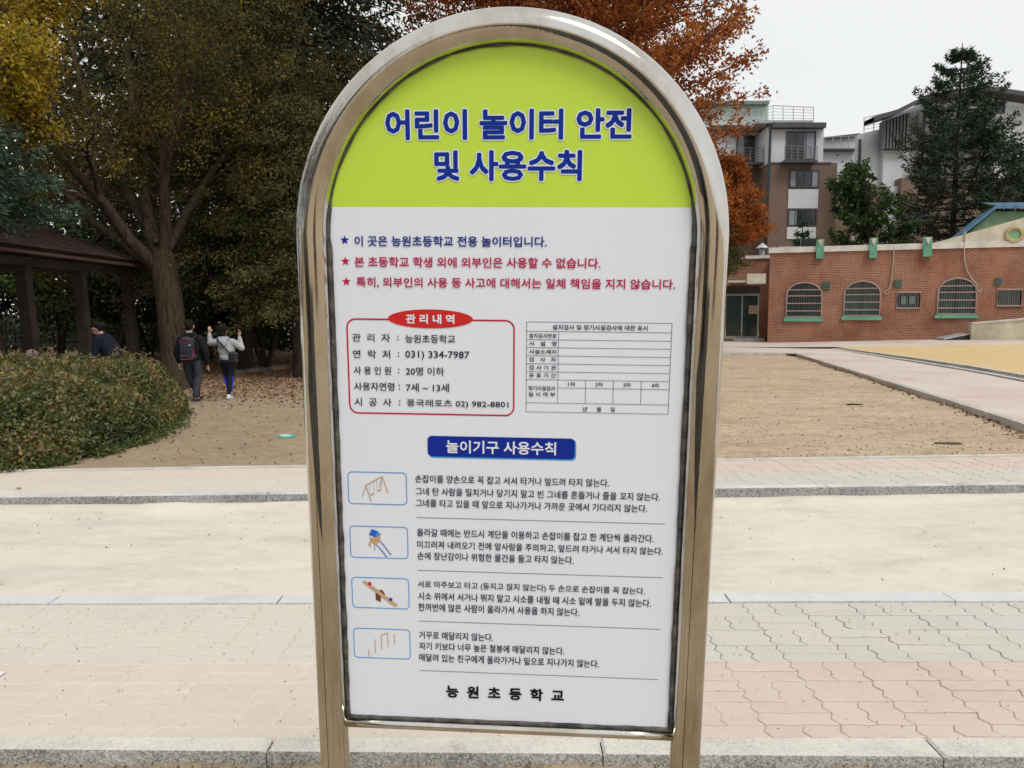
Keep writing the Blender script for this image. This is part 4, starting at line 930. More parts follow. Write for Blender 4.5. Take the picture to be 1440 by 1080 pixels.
cells = sorted([('a', o) for o in ARW] + [('s', o) for o in SQ], key=lambda q: q[1][0])
W_ = MB(); D_ = .28
W_.V = []; 
def wq(x0, x1, z0, z1):
    if x1 - x0 > 1e-4 and z1 - z0 > 1e-4: W_.add([(x0, 0, z0), (x1, 0, z0), (x1, 0, z1), (x0, 0, z1)], [(0, 1, 2, 3)])
xc = 0.0
for kd, o in cells:
    wq(xc, o[0], -.3, zt); wq(o[0], o[1], -.3, o[2])
    if kd == 's':
        wq(o[0], o[1], o[3], zt); R_ = [(o[0], o[2]), (o[1], o[2]), (o[1], o[3]), (o[0], o[3])]
    else:
        A_ = arcp(o)
        for p, q in zip(A_[:-1], A_[1:]): W_.add([(q[0], 0, q[1]), (p[0], 0, p[1]), (p[0], 0, zt), (q[0], 0, zt)], [(0, 1, 2, 3)])
        R_ = [(o[0], o[2]), (o[1], o[2])] + A_
    n = len(R_)
    for i in range(n): p, q = R_[i], R_[(i + 1) % n]; W_.add([(p[0], 0, p[1]), (q[0], 0, q[1]), (q[0], D_, q[1]), (p[0], D_, p[1])], [(3, 2, 1, 0)])
    xc = o[1]
wq(xc, LEN, -.3, zt)
W_.add([(0, 0, -.3), (0, 0, zt), (0, 9, zt), (0, 9, -.3)], [(0, 1, 2, 3)]); W_.add([(LEN, 0, -.3), (LEN, 0, zt), (LEN, 9, zt), (LEN, 9, -.3)], [(3, 2, 1, 0)])
W_.build('wall', M_brick, bd)
bx('roof', mat('flat_roof', (.20, .20, .19)), .05, LEN, .3, 9, zt - .2, zt + .02)
gx = fp(1310, 349)[0]
bx('coping', M_capw, -.06, LEN + .1, -.08, .22, zt + .001, zcap)
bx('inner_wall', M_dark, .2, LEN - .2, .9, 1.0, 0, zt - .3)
for k, o in enumerate(ARW):
    x0, x1, z0, z1, zs, zsl = o; A_ = arcp(o, 20, .01)
    wn = MB().box(x0 - .06, x1 + .06, -.10, .05, zsl, z0 + .02).build('window_sill', M_grn, bd)
    gl = MB(); P = [(x0 + .01, z0 + .02), (x1 - .01, z0 + .02)] + A_; gl.add([(p[0], .16, p[1]) for p in P], [tuple(range(len(P)))])
    wf_ = gl.build('window', M_glass, bd)
    fr = MB(); loop = [(x0 + .03, 0, z0 + .05), (x0 + .03, 0, zs)] + [(p[0] + (.03 if p[0] < (x0 + x1) / 2 else -.03), 0, p[1] - .02) for p in A_[::-1]][1:-1] + [(x1 - .03, 0, zs), (x1 - .03, 0, z0 + .05)]
    fr.tube([(p[0], -.03, p[2]) for p in loop], .042, 6, closed=True).build('grille_frame', M_bar, bd)
    cx = (x0 + x1) / 2; ha = (x1 - x0) / 2
    def half(z): return ha * .97 if z <= zs else ha * .97 * math.sqrt(max(0, 1 - ((z - zs) / (z1 - zs)) ** 2))
    for zz in (407.5, 416, 426.6, 437.2):
        z_ = lerp(z1, z0, (zz - 396.4) / 50.6); MB().box(cx - half(z_), cx + half(z_), -.05, -.015, z_ - .026, z_ + .026).build('grille_bar', M_bar, bd)
    for j in range(1, 16):
        xx = lerp(x0, x1, j / 16); h_ = zs + (z1 - zs) * math.sqrt(max(0, 1 - ((xx - cx) / ha) ** 2)); MB().box(xx - .007, xx + .007, -.014, .0, z0 + .03, h_ - .03).build('grille_rod', mat('dull_rod', (.16, .15, .13), rough=.5), bd)
    MB().box(cx - .04, cx + .04, .10, .155, z0 + .03, z1 - .05).build('mullion', mat('dark_green_frame', (.03, .06, .05)), bd)
    MB().box(x0 + .03, x1 - .03, .10, .154, zs - .03, zs + .03).build('transom', mat('dark_green_frame', (.03, .06, .05)), bd)
for k, o in enumerate(SQ):
    x0, x1, z0, z1 = o; MB().add([(x0, .16, z0), (x1, .16, z0), (x1, .16, z1), (x0, .16, z1)], [(0, 1, 2, 3)]).build('window', M_glass, bd)
    MB().tube([(x0 - .02, -.03, z0 - .02), (x1 + .02, -.03, z0 - .02), (x1 + .02, -.03, z1 + .02), (x0 - .02, -.03, z1 + .02)], .05, 6, closed=True).build('grille_frame', M_bar, bd)
    for j in range(1, 11):
        xx = lerp(x0, x1, j / 11); MB().box(xx - .011, xx + .009, -.04, -.018, z0, z1).build('grille_rod', mat('dull_rod', (.16, .15, .13)), bd)
    if k == 0:
        for q in (.28, .66): MB().box(lerp(x0, x1, q - .10), lerp(x0, x1, q + .13), .10, .13, lerp(z0, z1, .25), lerp(z0, z1, .8)).build('paper_sheet', mat('pale_teal_paper', (.32, .46, .44)), bd)
for x0, x1, z0, z1 in VT:
    v_ = MB().box(x0, x1, -.05, .02, z0, z1).build('vent', M_grn, bd); v_.data.materials[0] = mat('dull_green_vent', (.055, .12, .09))
    for j in range(4): z_ = lerp(z0, z1, (j + .5) / 4); MB().box(x0 + .03, x1 - .03, -.075, -.052, z_ - .02, z_ + .02).build('louvre', mat('vent_louvre', (.09, .15, .12)), v_)
for (l_, r_, top, bot) in ((1148, 1158.5, 337, 364), (1222.4, 1233, 335, 363), (1297.5, 1309.6, 333.7, 361)):
    x0, x1 = fp(l_, 350)[0], fp(r_, 350)[0]; z0, z1 = fp((l_ + r_) / 2, bot)[1], fp((l_ + r_) / 2, top)[1]
    b_ = MB().box(x0, x1, -.22, .15, z0, z1).build('green_bracket', M_grn, bd)
    xm_ = (x0 + x1) / 2; MB().add([(x0 + .05, -.224, z1 - .03), (x1 - .05, -.224, z1 - .03), (xm_, -.224, lerp(z1, z0, .38)), (x0 + .05, -.26, z1 - .03), (x1 - .05, -.26, z1 - .03), (xm_, -.26, lerp(z1, z0, .38))],
        [(0, 1, 2), (5, 4, 3), (0, 3, 4, 1), (1, 4, 5, 2), (2, 5, 3, 0)]).build('cream_wedge', M_cream, b_)
# cream gable wall standing on the parapet, its round window, and the green gable with a blue roof behind
g0 = fp(1312, 349)[0]; gpk = fp(1440, 306)
sl_ = (gpk[1] - zcap) / (gpk[0] - g0)
G_ = MB(); gxe = gpk[0] + 2.2
G_.add([(g0, -.02, zcap), (gxe, -.02, zcap), (gxe, -.02, zcap + sl_ * (gxe - g0)), (gxe + 4, -.02, zcap + sl_ * (gxe - g0) * .5), (gxe + 4, -.02, zcap)] , [(0, 1, 2), (1, 4, 3, 2)])
G_.add([(g0, .28, zcap), (gxe, .28, zcap), (gxe, .28, zcap + sl_ * (gxe - g0)), (gxe + 4, .28, zcap + sl_ * (gxe - g0) * .5), (gxe + 4, .28, zcap)], [(2, 1, 0), (2, 3, 4, 1)])
G_.add([(g0, -.02, zcap), (gxe, -.02, zcap + sl_ * (gxe - g0)), (gxe, .28, zcap + sl_ * (gxe - g0)), (g0, .28, zcap)], [(0, 1, 2, 3)]); G_.build('gable_wall', M_cream, bd)
rx, rz = fp(1426, 330); rr_ = (fp(1440, 330)[0] - rx) * .80
MB().tube([(rx + rr_ * math.cos(a), -.05, rz + rr_ * math.sin(a)) for a in [2 * math.pi * k / 28 for k in range(28)]], .085, 6, closed=True).build('round_window_frame', mat('ochre_ring', (.46, .38, .20)), bd)
MB().add([(rx + rr_ * math.cos(a), -.035, rz + rr_ * math.sin(a)) for a in [2 * math.pi * k / 28 for k in range(28)]], [tuple(range(28))]).build('round_window', mat('green_glass', (.22, .42, .22), rough=.3), bd)
def fpd(px, py, dep): s_, z_ = fp(px, py, dep); return s_, z_
a_ = fpd(1358, 331, 5); b_ = fpd(1398, 297, 5); c_ = fpd(1500, 303, 5)
GB = MB(); GB.add([(a_[0], 5, a_[1]), (b_[0], 5, b_[1]), (c_[0], 5, b_[1] - .2), (c_[0], 5, a_[1] - 1), (a_[0], 5, a_[1] - 1), (a_[0], 8, a_[1]), (b_[0], 8, b_[1]), (c_[0], 8, b_[1] - .2), (c_[0], 8, a_[1] - 1), (a_[0], 8, a_[1] - 1)],
    [(4, 3, 2, 1, 0), (5, 6, 7, 8, 9), (0, 1, 6, 5)]).build('green_gable', M_grn2, bd)
M_blue = mat('blue_metal_roof', (.12, .24, .36), rough=.4, metal=.2, var=.2)
MB().prism([(a_[0] - .15, 4.7), (a_[0] + .1, 4.7), (a_[0] + .1, 8.2), (a_[0] - .15, 8.2)], a_[1] - .05, a_[1] + .02).build('gutter', M_capw, bd)
BR = MB(); th_ = .10
for (p, q) in ((a_, b_), ):
    BR.add([(p[0] - .2, 4.6, p[1] - .05), (q[0], 4.6, q[1] + .06), (q[0], 8.3, q[1] + .06), (p[0] - .2, 8.3, p[1] - .05), (p[0] - .2, 4.6, p[1] + .09), (q[0], 4.6, q[1] + .22), (q[0], 8.3, q[1] + .22), (p[0] - .2, 8.3, p[1] + .09)], [(0, 3, 2, 1), (4, 5, 6, 7), (0, 1, 5, 4), (1, 2, 6, 5), (2, 3, 7, 6), (3, 0, 4, 7)])
BR.add([(b_[0], 4.6, b_[1] + .22), (c_[0] + 4, 4.6, b_[1] - .1), (c_[0] + 4, 8.3, b_[1] + .55), (b_[0], 8.3, b_[1] + .85), (b_[0], 4.6, b_[1] + .08), (c_[0] + 4, 4.6, b_[1] - .24)], [(0, 1, 2, 3), (0, 4, 5, 1)])
BR.build('blue_roof', M_blue, bd)
for j in range(9):
    x_ = b_[0] + .3 + j * .45; MB().box(x_, x_ + .04, 4.58, 4.66, b_[1] + .02 - j * .018, b_[1] + .26 - j * .018).build('roof_rib', M_blue, bd)
# slack cables hanging down the wall
def cable(pts, nm):
    P = []
    for px, py in pts: s_, z_ = fp(px, py); P.append((s_, -.07, z_))
    PP = []
    for i in range(len(P) - 1):
        for k in range(5): t = k / 5; PP.append(tuple(lerp(P[i][c], P[i + 1][c], t) for c in range(3)))
    PP.append(P[-1]); return MB().tube(PP, .026, 6).build('cable', mat('pale_cable', (.46, .36, .31), rough=.6), bd, smooth=True)
cable([(1257, 347), (1256, 365), (1254, 385), (1252, 400), (1250, 406), (1246, 409), (1243.5, 412), (1247, 414), (1250, 411)], 'a')
cable([(1357, 326), (1355.5, 345), (1355.5, 365), (1359, 380), (1366, 392), (1373, 400), (1374, 408), (1377, 410), (1380, 405)], 'b')
# lower entrance wing, set back to the left
EX0 = -6.5; ED = 2.2
def fe(px, py): return fp(px, py, ED)
zl = fe(1055, 364)[1]; ze0 = fe(1040, 398)[1]
xdr0, xdr1 = fe(1021, 440)[0], fe(1066, 440)[0]; zd1 = fe(1045, 415)[1]; zdt = fe(1045, 402)[1]; zd0 = .34
EW = MB()
def eq(x0, x1, z0, z1): EW.add([(x0, ED, z0), (x1, ED, z0), (x1, ED, z1), (x0, ED, z1)], [(0, 1, 2, 3)])
eq(EX0, xdr0 - .1, -.3, zl); eq(xdr1 + .05, -.02, -.3, zl); eq(xdr0 - .1, xdr1 + .05, zdt, zl)
EW.build('entrance_wall', M_brick, bd)
bx('entrance_roof', mat('flat_roof', (.2, .2, .19)), EX0, 0, ED + .05, 9, zl - .1, zl + .02)
bx('entrance_coping', M_capw, EX0, -.06, ED - .1, ED + .2, zl + .001, zl + .16)
bx('canopy_slab', M_capw, fp(1022, 395)[0], fp(1058, 395)[0] - .1, ED - 1.6, ED - .01, ze0 - .02, ze0 + .07)
c0, c1 = fp(1057, 392), fp(1082, 392); bx('canopy_box', mat('cream_sheet', (.62, .58, .49), rough=.6), c0[0] - .2, c1[0] - .16, -.25, ED - 1.2, fp(1070, 399)[1], fp(1070, 385)[1])
bx('transom_panel', mat('dark_panel', (.035, .045, .045), rough=.3), xdr0 - .1, xdr1 + .05, ED + .12, ED + .2, zd1 + .05, zdt)
bx('door_head', M_alu, xdr0 - .1, xdr1 + .05, ED + .02, ED + .12, zd1 - .02, zd1 + .06)
for xx in (xdr0 - .08, (xdr0 + xdr1) / 2 - .03, xdr1 - .03): bx('door_post', M_alu, xx, xx + .06, ED + .04, ED + .14, zd0, zd1 - .02)
for x0, x1 in ((xdr0, (xdr0 + xdr1) / 2 - .03), ((xdr0 + xdr1) / 2 + .03, xdr1 - .03)):
    dg_ = bx('glass_door', M_glass, x0, x1, ED + .08, ED + .10, zd0, zd1 - .02); bx('door_rail', M_alu, x0, x1, ED + .05, ED + .13, zd0, zd0 + .07)
    if x0 > xdr0 + .1: bx('door_notice', mat('buff_notice', (.50, .40, .27)), x0 + .3, x0 + .85, ED + .065, ED + .078, 1.55, 1.98)
bx('entrance_step', mat('step_concrete', (.40, .38, .33), var=.2), fe(1034, 478)[0], -.15, ED - 1.3, ED, .1, .34)
bx('recess_floor', M_conc, EX0, -.02, ED - .001 - 1.4, ED - 1.31, .05, .15)
# cream ramp wall and its sloping steel edge, in front of the building
rw = root('ramp_wall', tuple(at(1366, 478, 33.5)), 'low cream rendered ramp wall in front of the brick building at the picture edge', 'wall')
rp = [at(1366, 476, 33.2), at(1560, 474, 30.5)]; rt2 = [at(1366, 456, 33.2), at(1560, 440.5, 30.5)]
R_ = MB(); dy = Vector((.1, .35, 0)); P = [rp[0] - Vector((0, 0, .3)), rp[1] - Vector((0, 0, .3)), rt2[1], rt2[0]]
R_.add(P + [p + dy for p in P], [(0, 1, 2, 3), (7, 6, 5, 4), (0, 3, 7, 4), (3, 2, 6, 7), (1, 5, 6, 2)]); R_.build('rendered_wall', mat('cream_wall', (.60, .56, .43), rough=.9, var=.15, world=True, vscale=1.5, col2=(.40, .36, .26)), rw, world=True)
tc_ = MB(); q0, q1 = rt2[0] + Vector((0, -.04, .002)), rt2[1] + Vector((0, -.04, .002)); tc_.add([q0, q1, q1 + dy * 1.2, q0 + dy * 1.2] + [v + Vector((0, 0, .07)) for v in (q0, q1, q1 + dy * 1.2, q0 + dy * 1.2)], [(3, 2, 1, 0), (4, 5, 6, 7), (0, 1, 5, 4), (1, 2, 6, 5), (2, 3, 7, 6), (3, 0, 4, 7)]); tc_.build('coping', M_capw, rw, world=True)
rs = root('ramp_plate', tuple(at(1345, 476, 33.4)), 'dark sloping ramp plate with a pale top edge beside the cream wall', 'ramp')
a1, a2, a3 = at(1327, 478, 33.6), at(1364, 470.5, 33.4), at(1364, 478, 33.4)
MB().add([a1, a3, a2, a1 + Vector((.1, .9, 0)), a3 + Vector((.1, .9, 0)), a2 + Vector((.1, .9, 0))], [(0, 1, 2), (5, 4, 3), (0, 3, 4, 1), (2, 1, 4, 5)]).build('side', mat('ramp_dark', (.03, .03, .03), world=True), rs, world=True)
MB().add([a1 + Vector((0, -.03, .01)), a2 + Vector((0, -.03, .01)), a2 + Vector((.1, .9, .01)), a1 + Vector((.1, .9, .01)), a1 + Vector((0, -.03, .07)), a2 + Vector((0, -.03, .07)), a2 + Vector((.1, .9, .07)), a1 + Vector((.1, .9, .07))],
         [(3, 2, 1, 0), (4, 5, 6, 7), (0, 1, 5, 4), (1, 2, 6, 5), (2, 3, 7, 6), (3, 0, 4, 7)]).build('plate', M_metal, rs, world=True)
# things on the flat roof
def roof_thing(name, lab, cat, px, py, dep):
    s_, z_ = fp(px, py, dep); p = F0 + fd * s_ - fn * dep; return root(name, (p.x, p.y, zt), lab, cat, mtx=Matrix.Translation((p.x, p.y, zl if s_ < 0 else zt)) @ BM.to_3x3().to_4x4())
vt = roof_thing('roof_vent', 'pale round chimney vent with a conical cap on the entrance wing roof', 'vent', 1072, 355, 3.2)
MB().tube([(0, 0, 0), (0, 0, .62)], .13, 12).build('pipe', M_metal, vt, smooth=True); MB().tube([(0, 0, .60), (0, 0, .66), (0, 0, .86)], [.30, .27, .02], 14).build('cap', M_metal, vt)
ac = roof_thing('roof_unit', 'light grey metal air unit lying on the roof behind the coping', 'air unit', 1112, 350, 2.5)
MB().box(-.55, .55, -.3, .3, 0, .48).build('casing', M_metal, ac); MB().box(-.5, .5, -.33, -.302, .08, .40).build('front_panel', mat('unit_panel', (.38, .39, .38)), ac)
for j in range(5): MB().box(-.46, .46, -.345, -.332, .11 + j * .06, .135 + j * .06).build('slat', M_metal, ac)
ak = roof_thing('roof_box', 'black open cabinet standing on the roof beside the first green bracket', 'cabinet', 1139, 350, 1.8)
MB().box(-.42, .42, -.25, .3, 0, .78).build('cabinet', mat('black_sheet', (.015, .015, .016), rough=.5), ak); MB().box(-.45, -.42, -.3, .33, 0, .82).build('side_panel', mat('grey_sheet', (.2, .21, .2)), ak)
ab_ = roof_thing('roof_motor', 'small black motor housing on the roof at the corner of the coping', 'fan motor', 1096, 352, 2.0)
MB().tube([(-.2, 0, .16), (.2, 0, .16)], .15, 12).build('housing', mat('black_sheet', (.015, .015, .016)), ab_, smooth=True); MB().box(-.22, .22, -.12, .12, 0, .06).build('foot', M_metal, ab_)

# ================================================================== APARTMENTS
AY = 62.0
def ap(px, py, Y=AY): p = at(px, py, Y); return p.x, p.z
M_brn = mat('brown_render', (.17, .115, .090), rough=.9, var=.08, vscale=.3, world=True)
M_brn2 = mat('ochre_render', (.20, .15, .085), rough=.9, var=.1, vscale=.3, world=True)
M_wht = mat('white_render', (.55, .56, .58), rough=.9, var=.05, vscale=.4, world=True)
M_pgr = mat('pale_green_wall', (.42, .50, .46), rough=.8, var=.06, world=True)
M_slab = mat('dark_fascia', (.055, .055, .06), rough=.6, world=True)
M_rail = mat('railing_paint', (.13, .14, .14), rough=.5); M_railp = mat('railing_pale', (.34, .37, .36), rough=.5)
M_grey = mat('grey_cladding', (.13, .13, .14), rough=.7, world=True)
def pbox(name, m, l_, t_, r_, b_, Y0, Y1, par, flat_=False):
    x0, z1 = ap(l_, t_, Y0); x1, z0 = ap(r_, b_, Y0); return MB().box(x0, x1, Y0, Y1, z0, z1).build(name, m, par, world=True)
def awin(l_, t_, r_, b_, Y, par, n=2, door=False, curtain=None):
    x0, z1 = ap(l_, t_, Y); x1, z0 = ap(r_, b_, Y); w_ = MB()
    for q in ((x0, x1, z0, z0 + .09), (x0, x1, z1 - .09, z1), (x0, x0 + .09, z0 + .09, z1 - .09), (x1 - .09, x1, z0 + .09, z1 - .09)): w_.box(q[0], q[1], Y - .10, Y + .02, q[2], q[3])
    f_ = w_.build('window', M_slab, par, world=True)
    g_ = MB().box(x0 + .08, x1 - .08, Y - .03, Y - .006, z0 + .08, z1 - .08).build('pane', M_glassb, f_, world=True)
    for k in range(1, n):
        xx = lerp(x0, x1, k / n); MB().box(xx - .03, xx + .03, Y - .07, Y - .032, z0 + .09, z1 - .09).build('mullion', M_slab, f_, world=True)
    if curtain:
        for a, b in curtain: MB().box(lerp(x0, x1, a), lerp(x0, x1, b), Y - .045, Y - .034, z0 + .1, z1 - .1).build('blind', mat('grey_blind', (.24, .26, .30)), f_, world=True)
    return f_
def railing(pts, top, bot, Y, par, nr=5, every=9, m=None):
    """rail along picture points (px at top); heights by top and bottom picture rows"""
    m = m or M_rail
    for (xa, ya, yb2), (xb, yc, yd) in zip(pts[:-1], pts[1:]):
        r_ = MB()
        for k in range(nr):
            t = k / nr; r_.bar(at(xa, lerp(ya, yb2, t), Y), at(xb, lerp(yc, yd, t), Y), .05 if k == 0 else .028)
        n = max(1, round(abs(xb - xa) / every))
        for k in range(n + 1): t = k / n; r_.bar(at(lerp(xa, xb, t), lerp(ya, yc, t), Y), at(lerp(xa, xb, t), lerp(yb2, yd, t), Y), .045)
        r_.build('railing', m, par, world=True)
A1 = root('apartment_block', tuple(at(1120, 440, AY)), 'brown and white apartment block with a railed roof terrace beside the orange tree', 'building')
pbox('wall', M_brn, 1083, 229, 1168, 480, AY, AY + 9, A1)
pbox('wall', M_brn, 1000, 230, 1083, 480, AY + 2.5, AY + 9, A1)
pbox('white_storey', M_wht, 1083, 176, 1157, 229, AY + .12, AY + 9, A1)
pbox('white_storey', M_wht, 1000, 178, 1083, 230, AY + 3.2, AY + 9, A1)
pbox('roof_slab', M_slab, 1087, 172, 1162, 179, AY - .5, AY + 9, A1)
pbox('roof_slab', M_slab, 1000, 176, 1075, 182, AY + 2.4, AY + 9, A1)
pbox('terrace_wall', mat('grey_parapet', (.34, .35, .35), world=True), 1066, 169, 1143, 173, AY + .2, AY + 8, A1)
pbox('penthouse', M_pgr, 985, 147, 1080, 178, AY + 5.5, AY + 9, A1)
pbox('penthouse_roof', mat('green_grey_roof', (.16, .21, .19)), 985, 141.5, 1082, 146, AY + 4.8, AY + 9.5, A1)
pbox('belt_course', M_slab, 1083, 228, 1169, 230.5, AY - .06, AY + .1, A1)
awin(1106, 185, 1146, 225, AY + .1, A1, 3, curtain=[(.62, .95)]); awin(1110, 239, 1151, 264, AY - .005, A1, 4, curtain=[(.03, .22), (.78, .97)]); awin(1108, 294, 1148, 318, AY - .005, A1, 4, curtain=[(.03, .3)])
awin(1036, 190, 1061, 229, AY + 3.15, A1, 2, curtain=[(.1, .4)]); awin(1049, 243, 1060, 255, AY + 2.49, A1, 1); awin(1062, 306, 1070, 326, AY + 2.49, A1, 1)
pbox('white_spandrel', M_wht, 1109, 266, 1150, 293, AY - .08, AY - .005, A1); pbox('white_spandrel', M_wht, 1107, 319, 1147, 336, AY - .08, AY - .005, A1)
railing([(1104, 205, 227), (1149, 206, 227)], 0, 0, AY - .9, A1, 5, 9); pbox('balcony_slab', M_slab, 1103, 225, 1150, 228, AY - 1.0, AY - .07, A1)
railing([(1018, 208, 229), (1074, 208, 229)], 0, 0, AY + 1.4, A1, 5, 9); pbox('balcony_slab', M_slab, 1015, 228, 1076, 231, AY + 1.3, AY + 3, A1)
railing([(1022, 154, 176), (1067, 155, 176)], 0, 0, AY + 2.6, A1, 5, 10, M_railp); railing([(1067, 155, 173), (1087, 148.5, 170)], 0, 0, AY + 1.2, A1, 5, 9, M_railp); railing([(1087, 148.5, 170), (1144, 151, 171)], 0, 0, AY + .3, A1, 5, 13, M_railp)
MB().tube([at(1082, 177, AY - .1), at(1083.5, 186, AY - .15), at(1081.5, 240, AY - .12), at(1076, 345, AY - .1)], .11, 7).build('downpipe', mat('dark_teal_pipe', (.03, .05, .06)), A1, world=True, smooth=True)
A2 = root('apartment_wing', tuple(at(1190, 440, AY + 8)), 'recessed white wing joining the two apartment blocks, with a sloping parapet', 'building')
x0, z1 = ap(1157, 196, AY + 7); x1, z2 = ap(1209, 190, AY + 7); _, z3 = ap(1180, 258, AY + 7); _, z4 = ap(1180, 480, AY + 7)
MB().add([(x0, AY + 7, z3), (x1, AY + 7, z3), (x1, AY + 7, z2), (x0, AY + 7, z1), (x0, AY + 15, z3), (x1, AY + 15, z3), (x1, AY + 15, z2), (x0, AY + 15, z1)], [(0, 1, 2, 3), (3, 2, 6, 7), (1, 5, 6, 2), (0, 3, 7, 4)]).build('upper_wall', M_wht, A2, world=True)
pbox('lower_wall', M_brn2, 1157, 258, 1209, 480, AY + 7, AY + 15, A2)
pbox('ledge', M_slab, 1157, 208.5, 1206, 211, AY + 6.4, AY + 6.95, A2); railing([(1160, 193, 210), (1205, 191, 210)], 0, 0, AY + 6.5, A2, 2, 10, M_railp)
MB().bar(at(1157, 195, AY + 6.8), at(1209, 189.5, AY + 6.8), .22).build('parapet_cap', M_slab, A2, world=True)
awin(1186, 237, 1196, 246, AY + 6.99, A2, 1)
for px, py in ((1178, 218), (1185, 227)): pbox('vent_hole', M_slab, px - 1, py - 1, px + 1, py + 1, AY + 6.96, AY + 7.1, A2)
for t_ in (229, 279): awin(1166, t_, 1171.5, t_ + 30, AY + 6.98, A2, 1)
A3 = root('apartment_block', tuple(at(1320, 440, AY)), 'brown and white apartment block with a dark curved roof, behind the tall spruce', 'building')
YC = AY - 4
pbox('wall', M_brn, 1268, 250, 1600, 480, YC, YC + 1.8, A3); 
x0, z1 = ap(1207, 189, YC + 1.5); x1, z2 = ap(1243, 180, YC + 1.5); _, z3 = ap(1220, 480, YC + 1.5)
MB().add([(x0, YC + 1.5, z3), (x1, YC + 1.5, z3), (x1, YC + 1.5, z2), (x0, YC + 1.5, z1), (x0, YC + 2, z3), (x1, YC + 2, z3), (x1, YC + 2, z2), (x0, YC + 2, z1)], [(0, 1, 2, 3), (3, 2, 6, 7), (4, 0, 3, 7)]).build('white_wall', M_wht, A3, world=True)
pbox('white_wall', M_wht, 1243, 208, 1300, 262, YC + 1.0, YC + 2, A3); pbox('white_wall', M_wht, 1250, 262, 1268, 480, YC + .5, YC + 2, A3); pbox('brown_pier', M_brn, 1207, 262, 1249.5, 480, YC + 1.2, YC + 1.48, A3)
cl_ = root  # (no extra thing)
for j in range(8): pbox('cladding_panel', M_grey, 1242 + j * 4.6, 170 - j * 1.6, 1242 + j * 4.6 + 4.2, 209, YC + .4, YC + 1.0, A3)
pbox('upper_wall', M_wht, 1300, 150, 1600, 250, YC + .3, YC + 2, A3); pbox('upper_recess', M_grey, 1302, 158, 1396, 249, YC - .1, YC + .29, A3)
rp_ = [(1229, 170), (1262, 160), (1300, 141), (1345, 131), (1392, 127.5), (1440, 134.5), (1600, 158)]; RM = MB()
for (a, b), (c, d) in zip(rp_[:-1], rp_[1:]):
    p, q = at(a, b, YC - 1), at(c, d, YC - 1); RM.add([p, q, q + Vector((0, 1.6, 0)), p + Vector((0, 1.6, 0))] + [v + Vector((0, 0, .32)) for v in (p, q, q + Vector((0, 1.6, 0)), p + Vector((0, 1.6, 0)))], [(3, 2, 1, 0), (4, 5, 6, 7), (0, 1, 5, 4), (2, 3, 7, 6)])
RM.build('curved_roof', M_slab, A3, world=True)
ip = [(1243, 168), (1262, 160), (1300, 143), (1345, 133), (1392, 129.5), (1440, 136.5), (1600, 160)]; IM = MB()
for (a, b), (c, d) in zip(ip[:-1], ip[1:]):
    P = [at(a, 215, YC + 1.05), at(c, 215, YC + 1.05), at(c, d, YC + 1.05), at(a, b, YC + 1.05)]; Q = [p + Vector((0, .3, 0)) for p in P]; IM.add(P + Q, [(0, 1, 2, 3), (7, 6, 5, 4), (0, 3, 7, 4), (1, 5, 6, 2)])
IM.build('gable_infill', mat('pale_grey_wall', (.34, .345, .36), world=True), A3, world=True)
railing([(1215, 166, 186), (1270, 153, 176)], 0, 0, YC + .9, A3, 5, 13, M_railp)
MB().tube([at(1209.5, 196, YC + 1.4), at(1209, 228, YC + 1.4), at(1207, 300, YC + 1.4)], .1, 7).build('downpipe', mat('dark_teal_pipe', (.03, .05, .06)), A3, world=True, smooth=True)
for q in ((1251, 197, 1268, 206), (1400, 142, 1412, 160), (1312, 182, 1340, 214), (1356, 182, 1384, 214)): awin(*q, YC + (.99 if q[0] < 1260 else .29 if q[0] == 1400 else -.105), A3, 1)
for q in ((1331, 290, 1357, 312), (1280, 290, 1300, 312), (1380, 290, 1406, 312), (1300, 250, 1330, 268), (1420, 250, 1446, 275)): awin(*q, YC - .005, A3, 2)

# ================================================================== SHELTER AND FENCE ON THE LEFT
M_wood = mat('shelter_timber', (.040, .024, .019), rough=.8, var=.3, world=True, vscale=4, bump=.3)
M_tile = mat('shelter_shingle', (.080, .043, .036), rough=.85, var=.3, world=True, vscale=3, bump=.4, bscale=30)
sh = root('shelter', (-10.2, 14.5, GZ), 'dark timber rest shelter with a hipped brown shingle roof at the left edge', 'shelter')
ex0, ex1, ey0, ey1, ez = -12.6, -8.1, 11.0, 18.0, 2.70; ry0, ry1, rz2 = 13.2, 15.9, 3.52; rxm = -10.3
cor = [Vector((ex0, ey0, ez)), Vector((ex1, ey0, ez)), Vector((ex1, ey1, ez)), Vector((ex0, ey1, ez))]; rg0, rg1 = Vector((rxm, ry0, rz2)), Vector((rxm, ry1, rz2))
def courses(a, b, c, d, n, name='shingle_course'):            # overlapping shingle courses from eave a-b up to ridge d-c
    nn = (b - a).cross(d - a).normalized() if (d - a).length > .01 else Vector((0, 0, 1))
    if nn.z < 0: nn = -nn
    for k in range(n):
        t0, t1 = k / n, min(1, (k + 1.25) / n); P = [a.lerp(d, t0) + nn * .045, b.lerp(c, t0) + nn * .045, b.lerp(c, t1) + nn * .01, a.lerp(d, t1) + nn * .01]
        Q = [p - nn * .03 for p in P]; MB().add(P + Q, [(0, 1, 2, 3), (7, 6, 5, 4), (4, 5, 1, 0), (0, 3, 7, 4), (1, 5, 6, 2)]).build(name, M_tile, rf_, world=True)
rf_ = MB().add(cor + [rg0, rg1], [(0, 1, 4), (1, 2, 5, 4), (2, 3, 5), (3, 0, 4, 5), (3, 2, 1, 0)]).build('roof', M_tile, sh, world=True)
courses(cor[1], cor[2], rg1, rg0, 12); courses(cor[0], cor[1], rg0, rg0, 12); courses(cor[2], cor[3], rg1, rg1, 12)
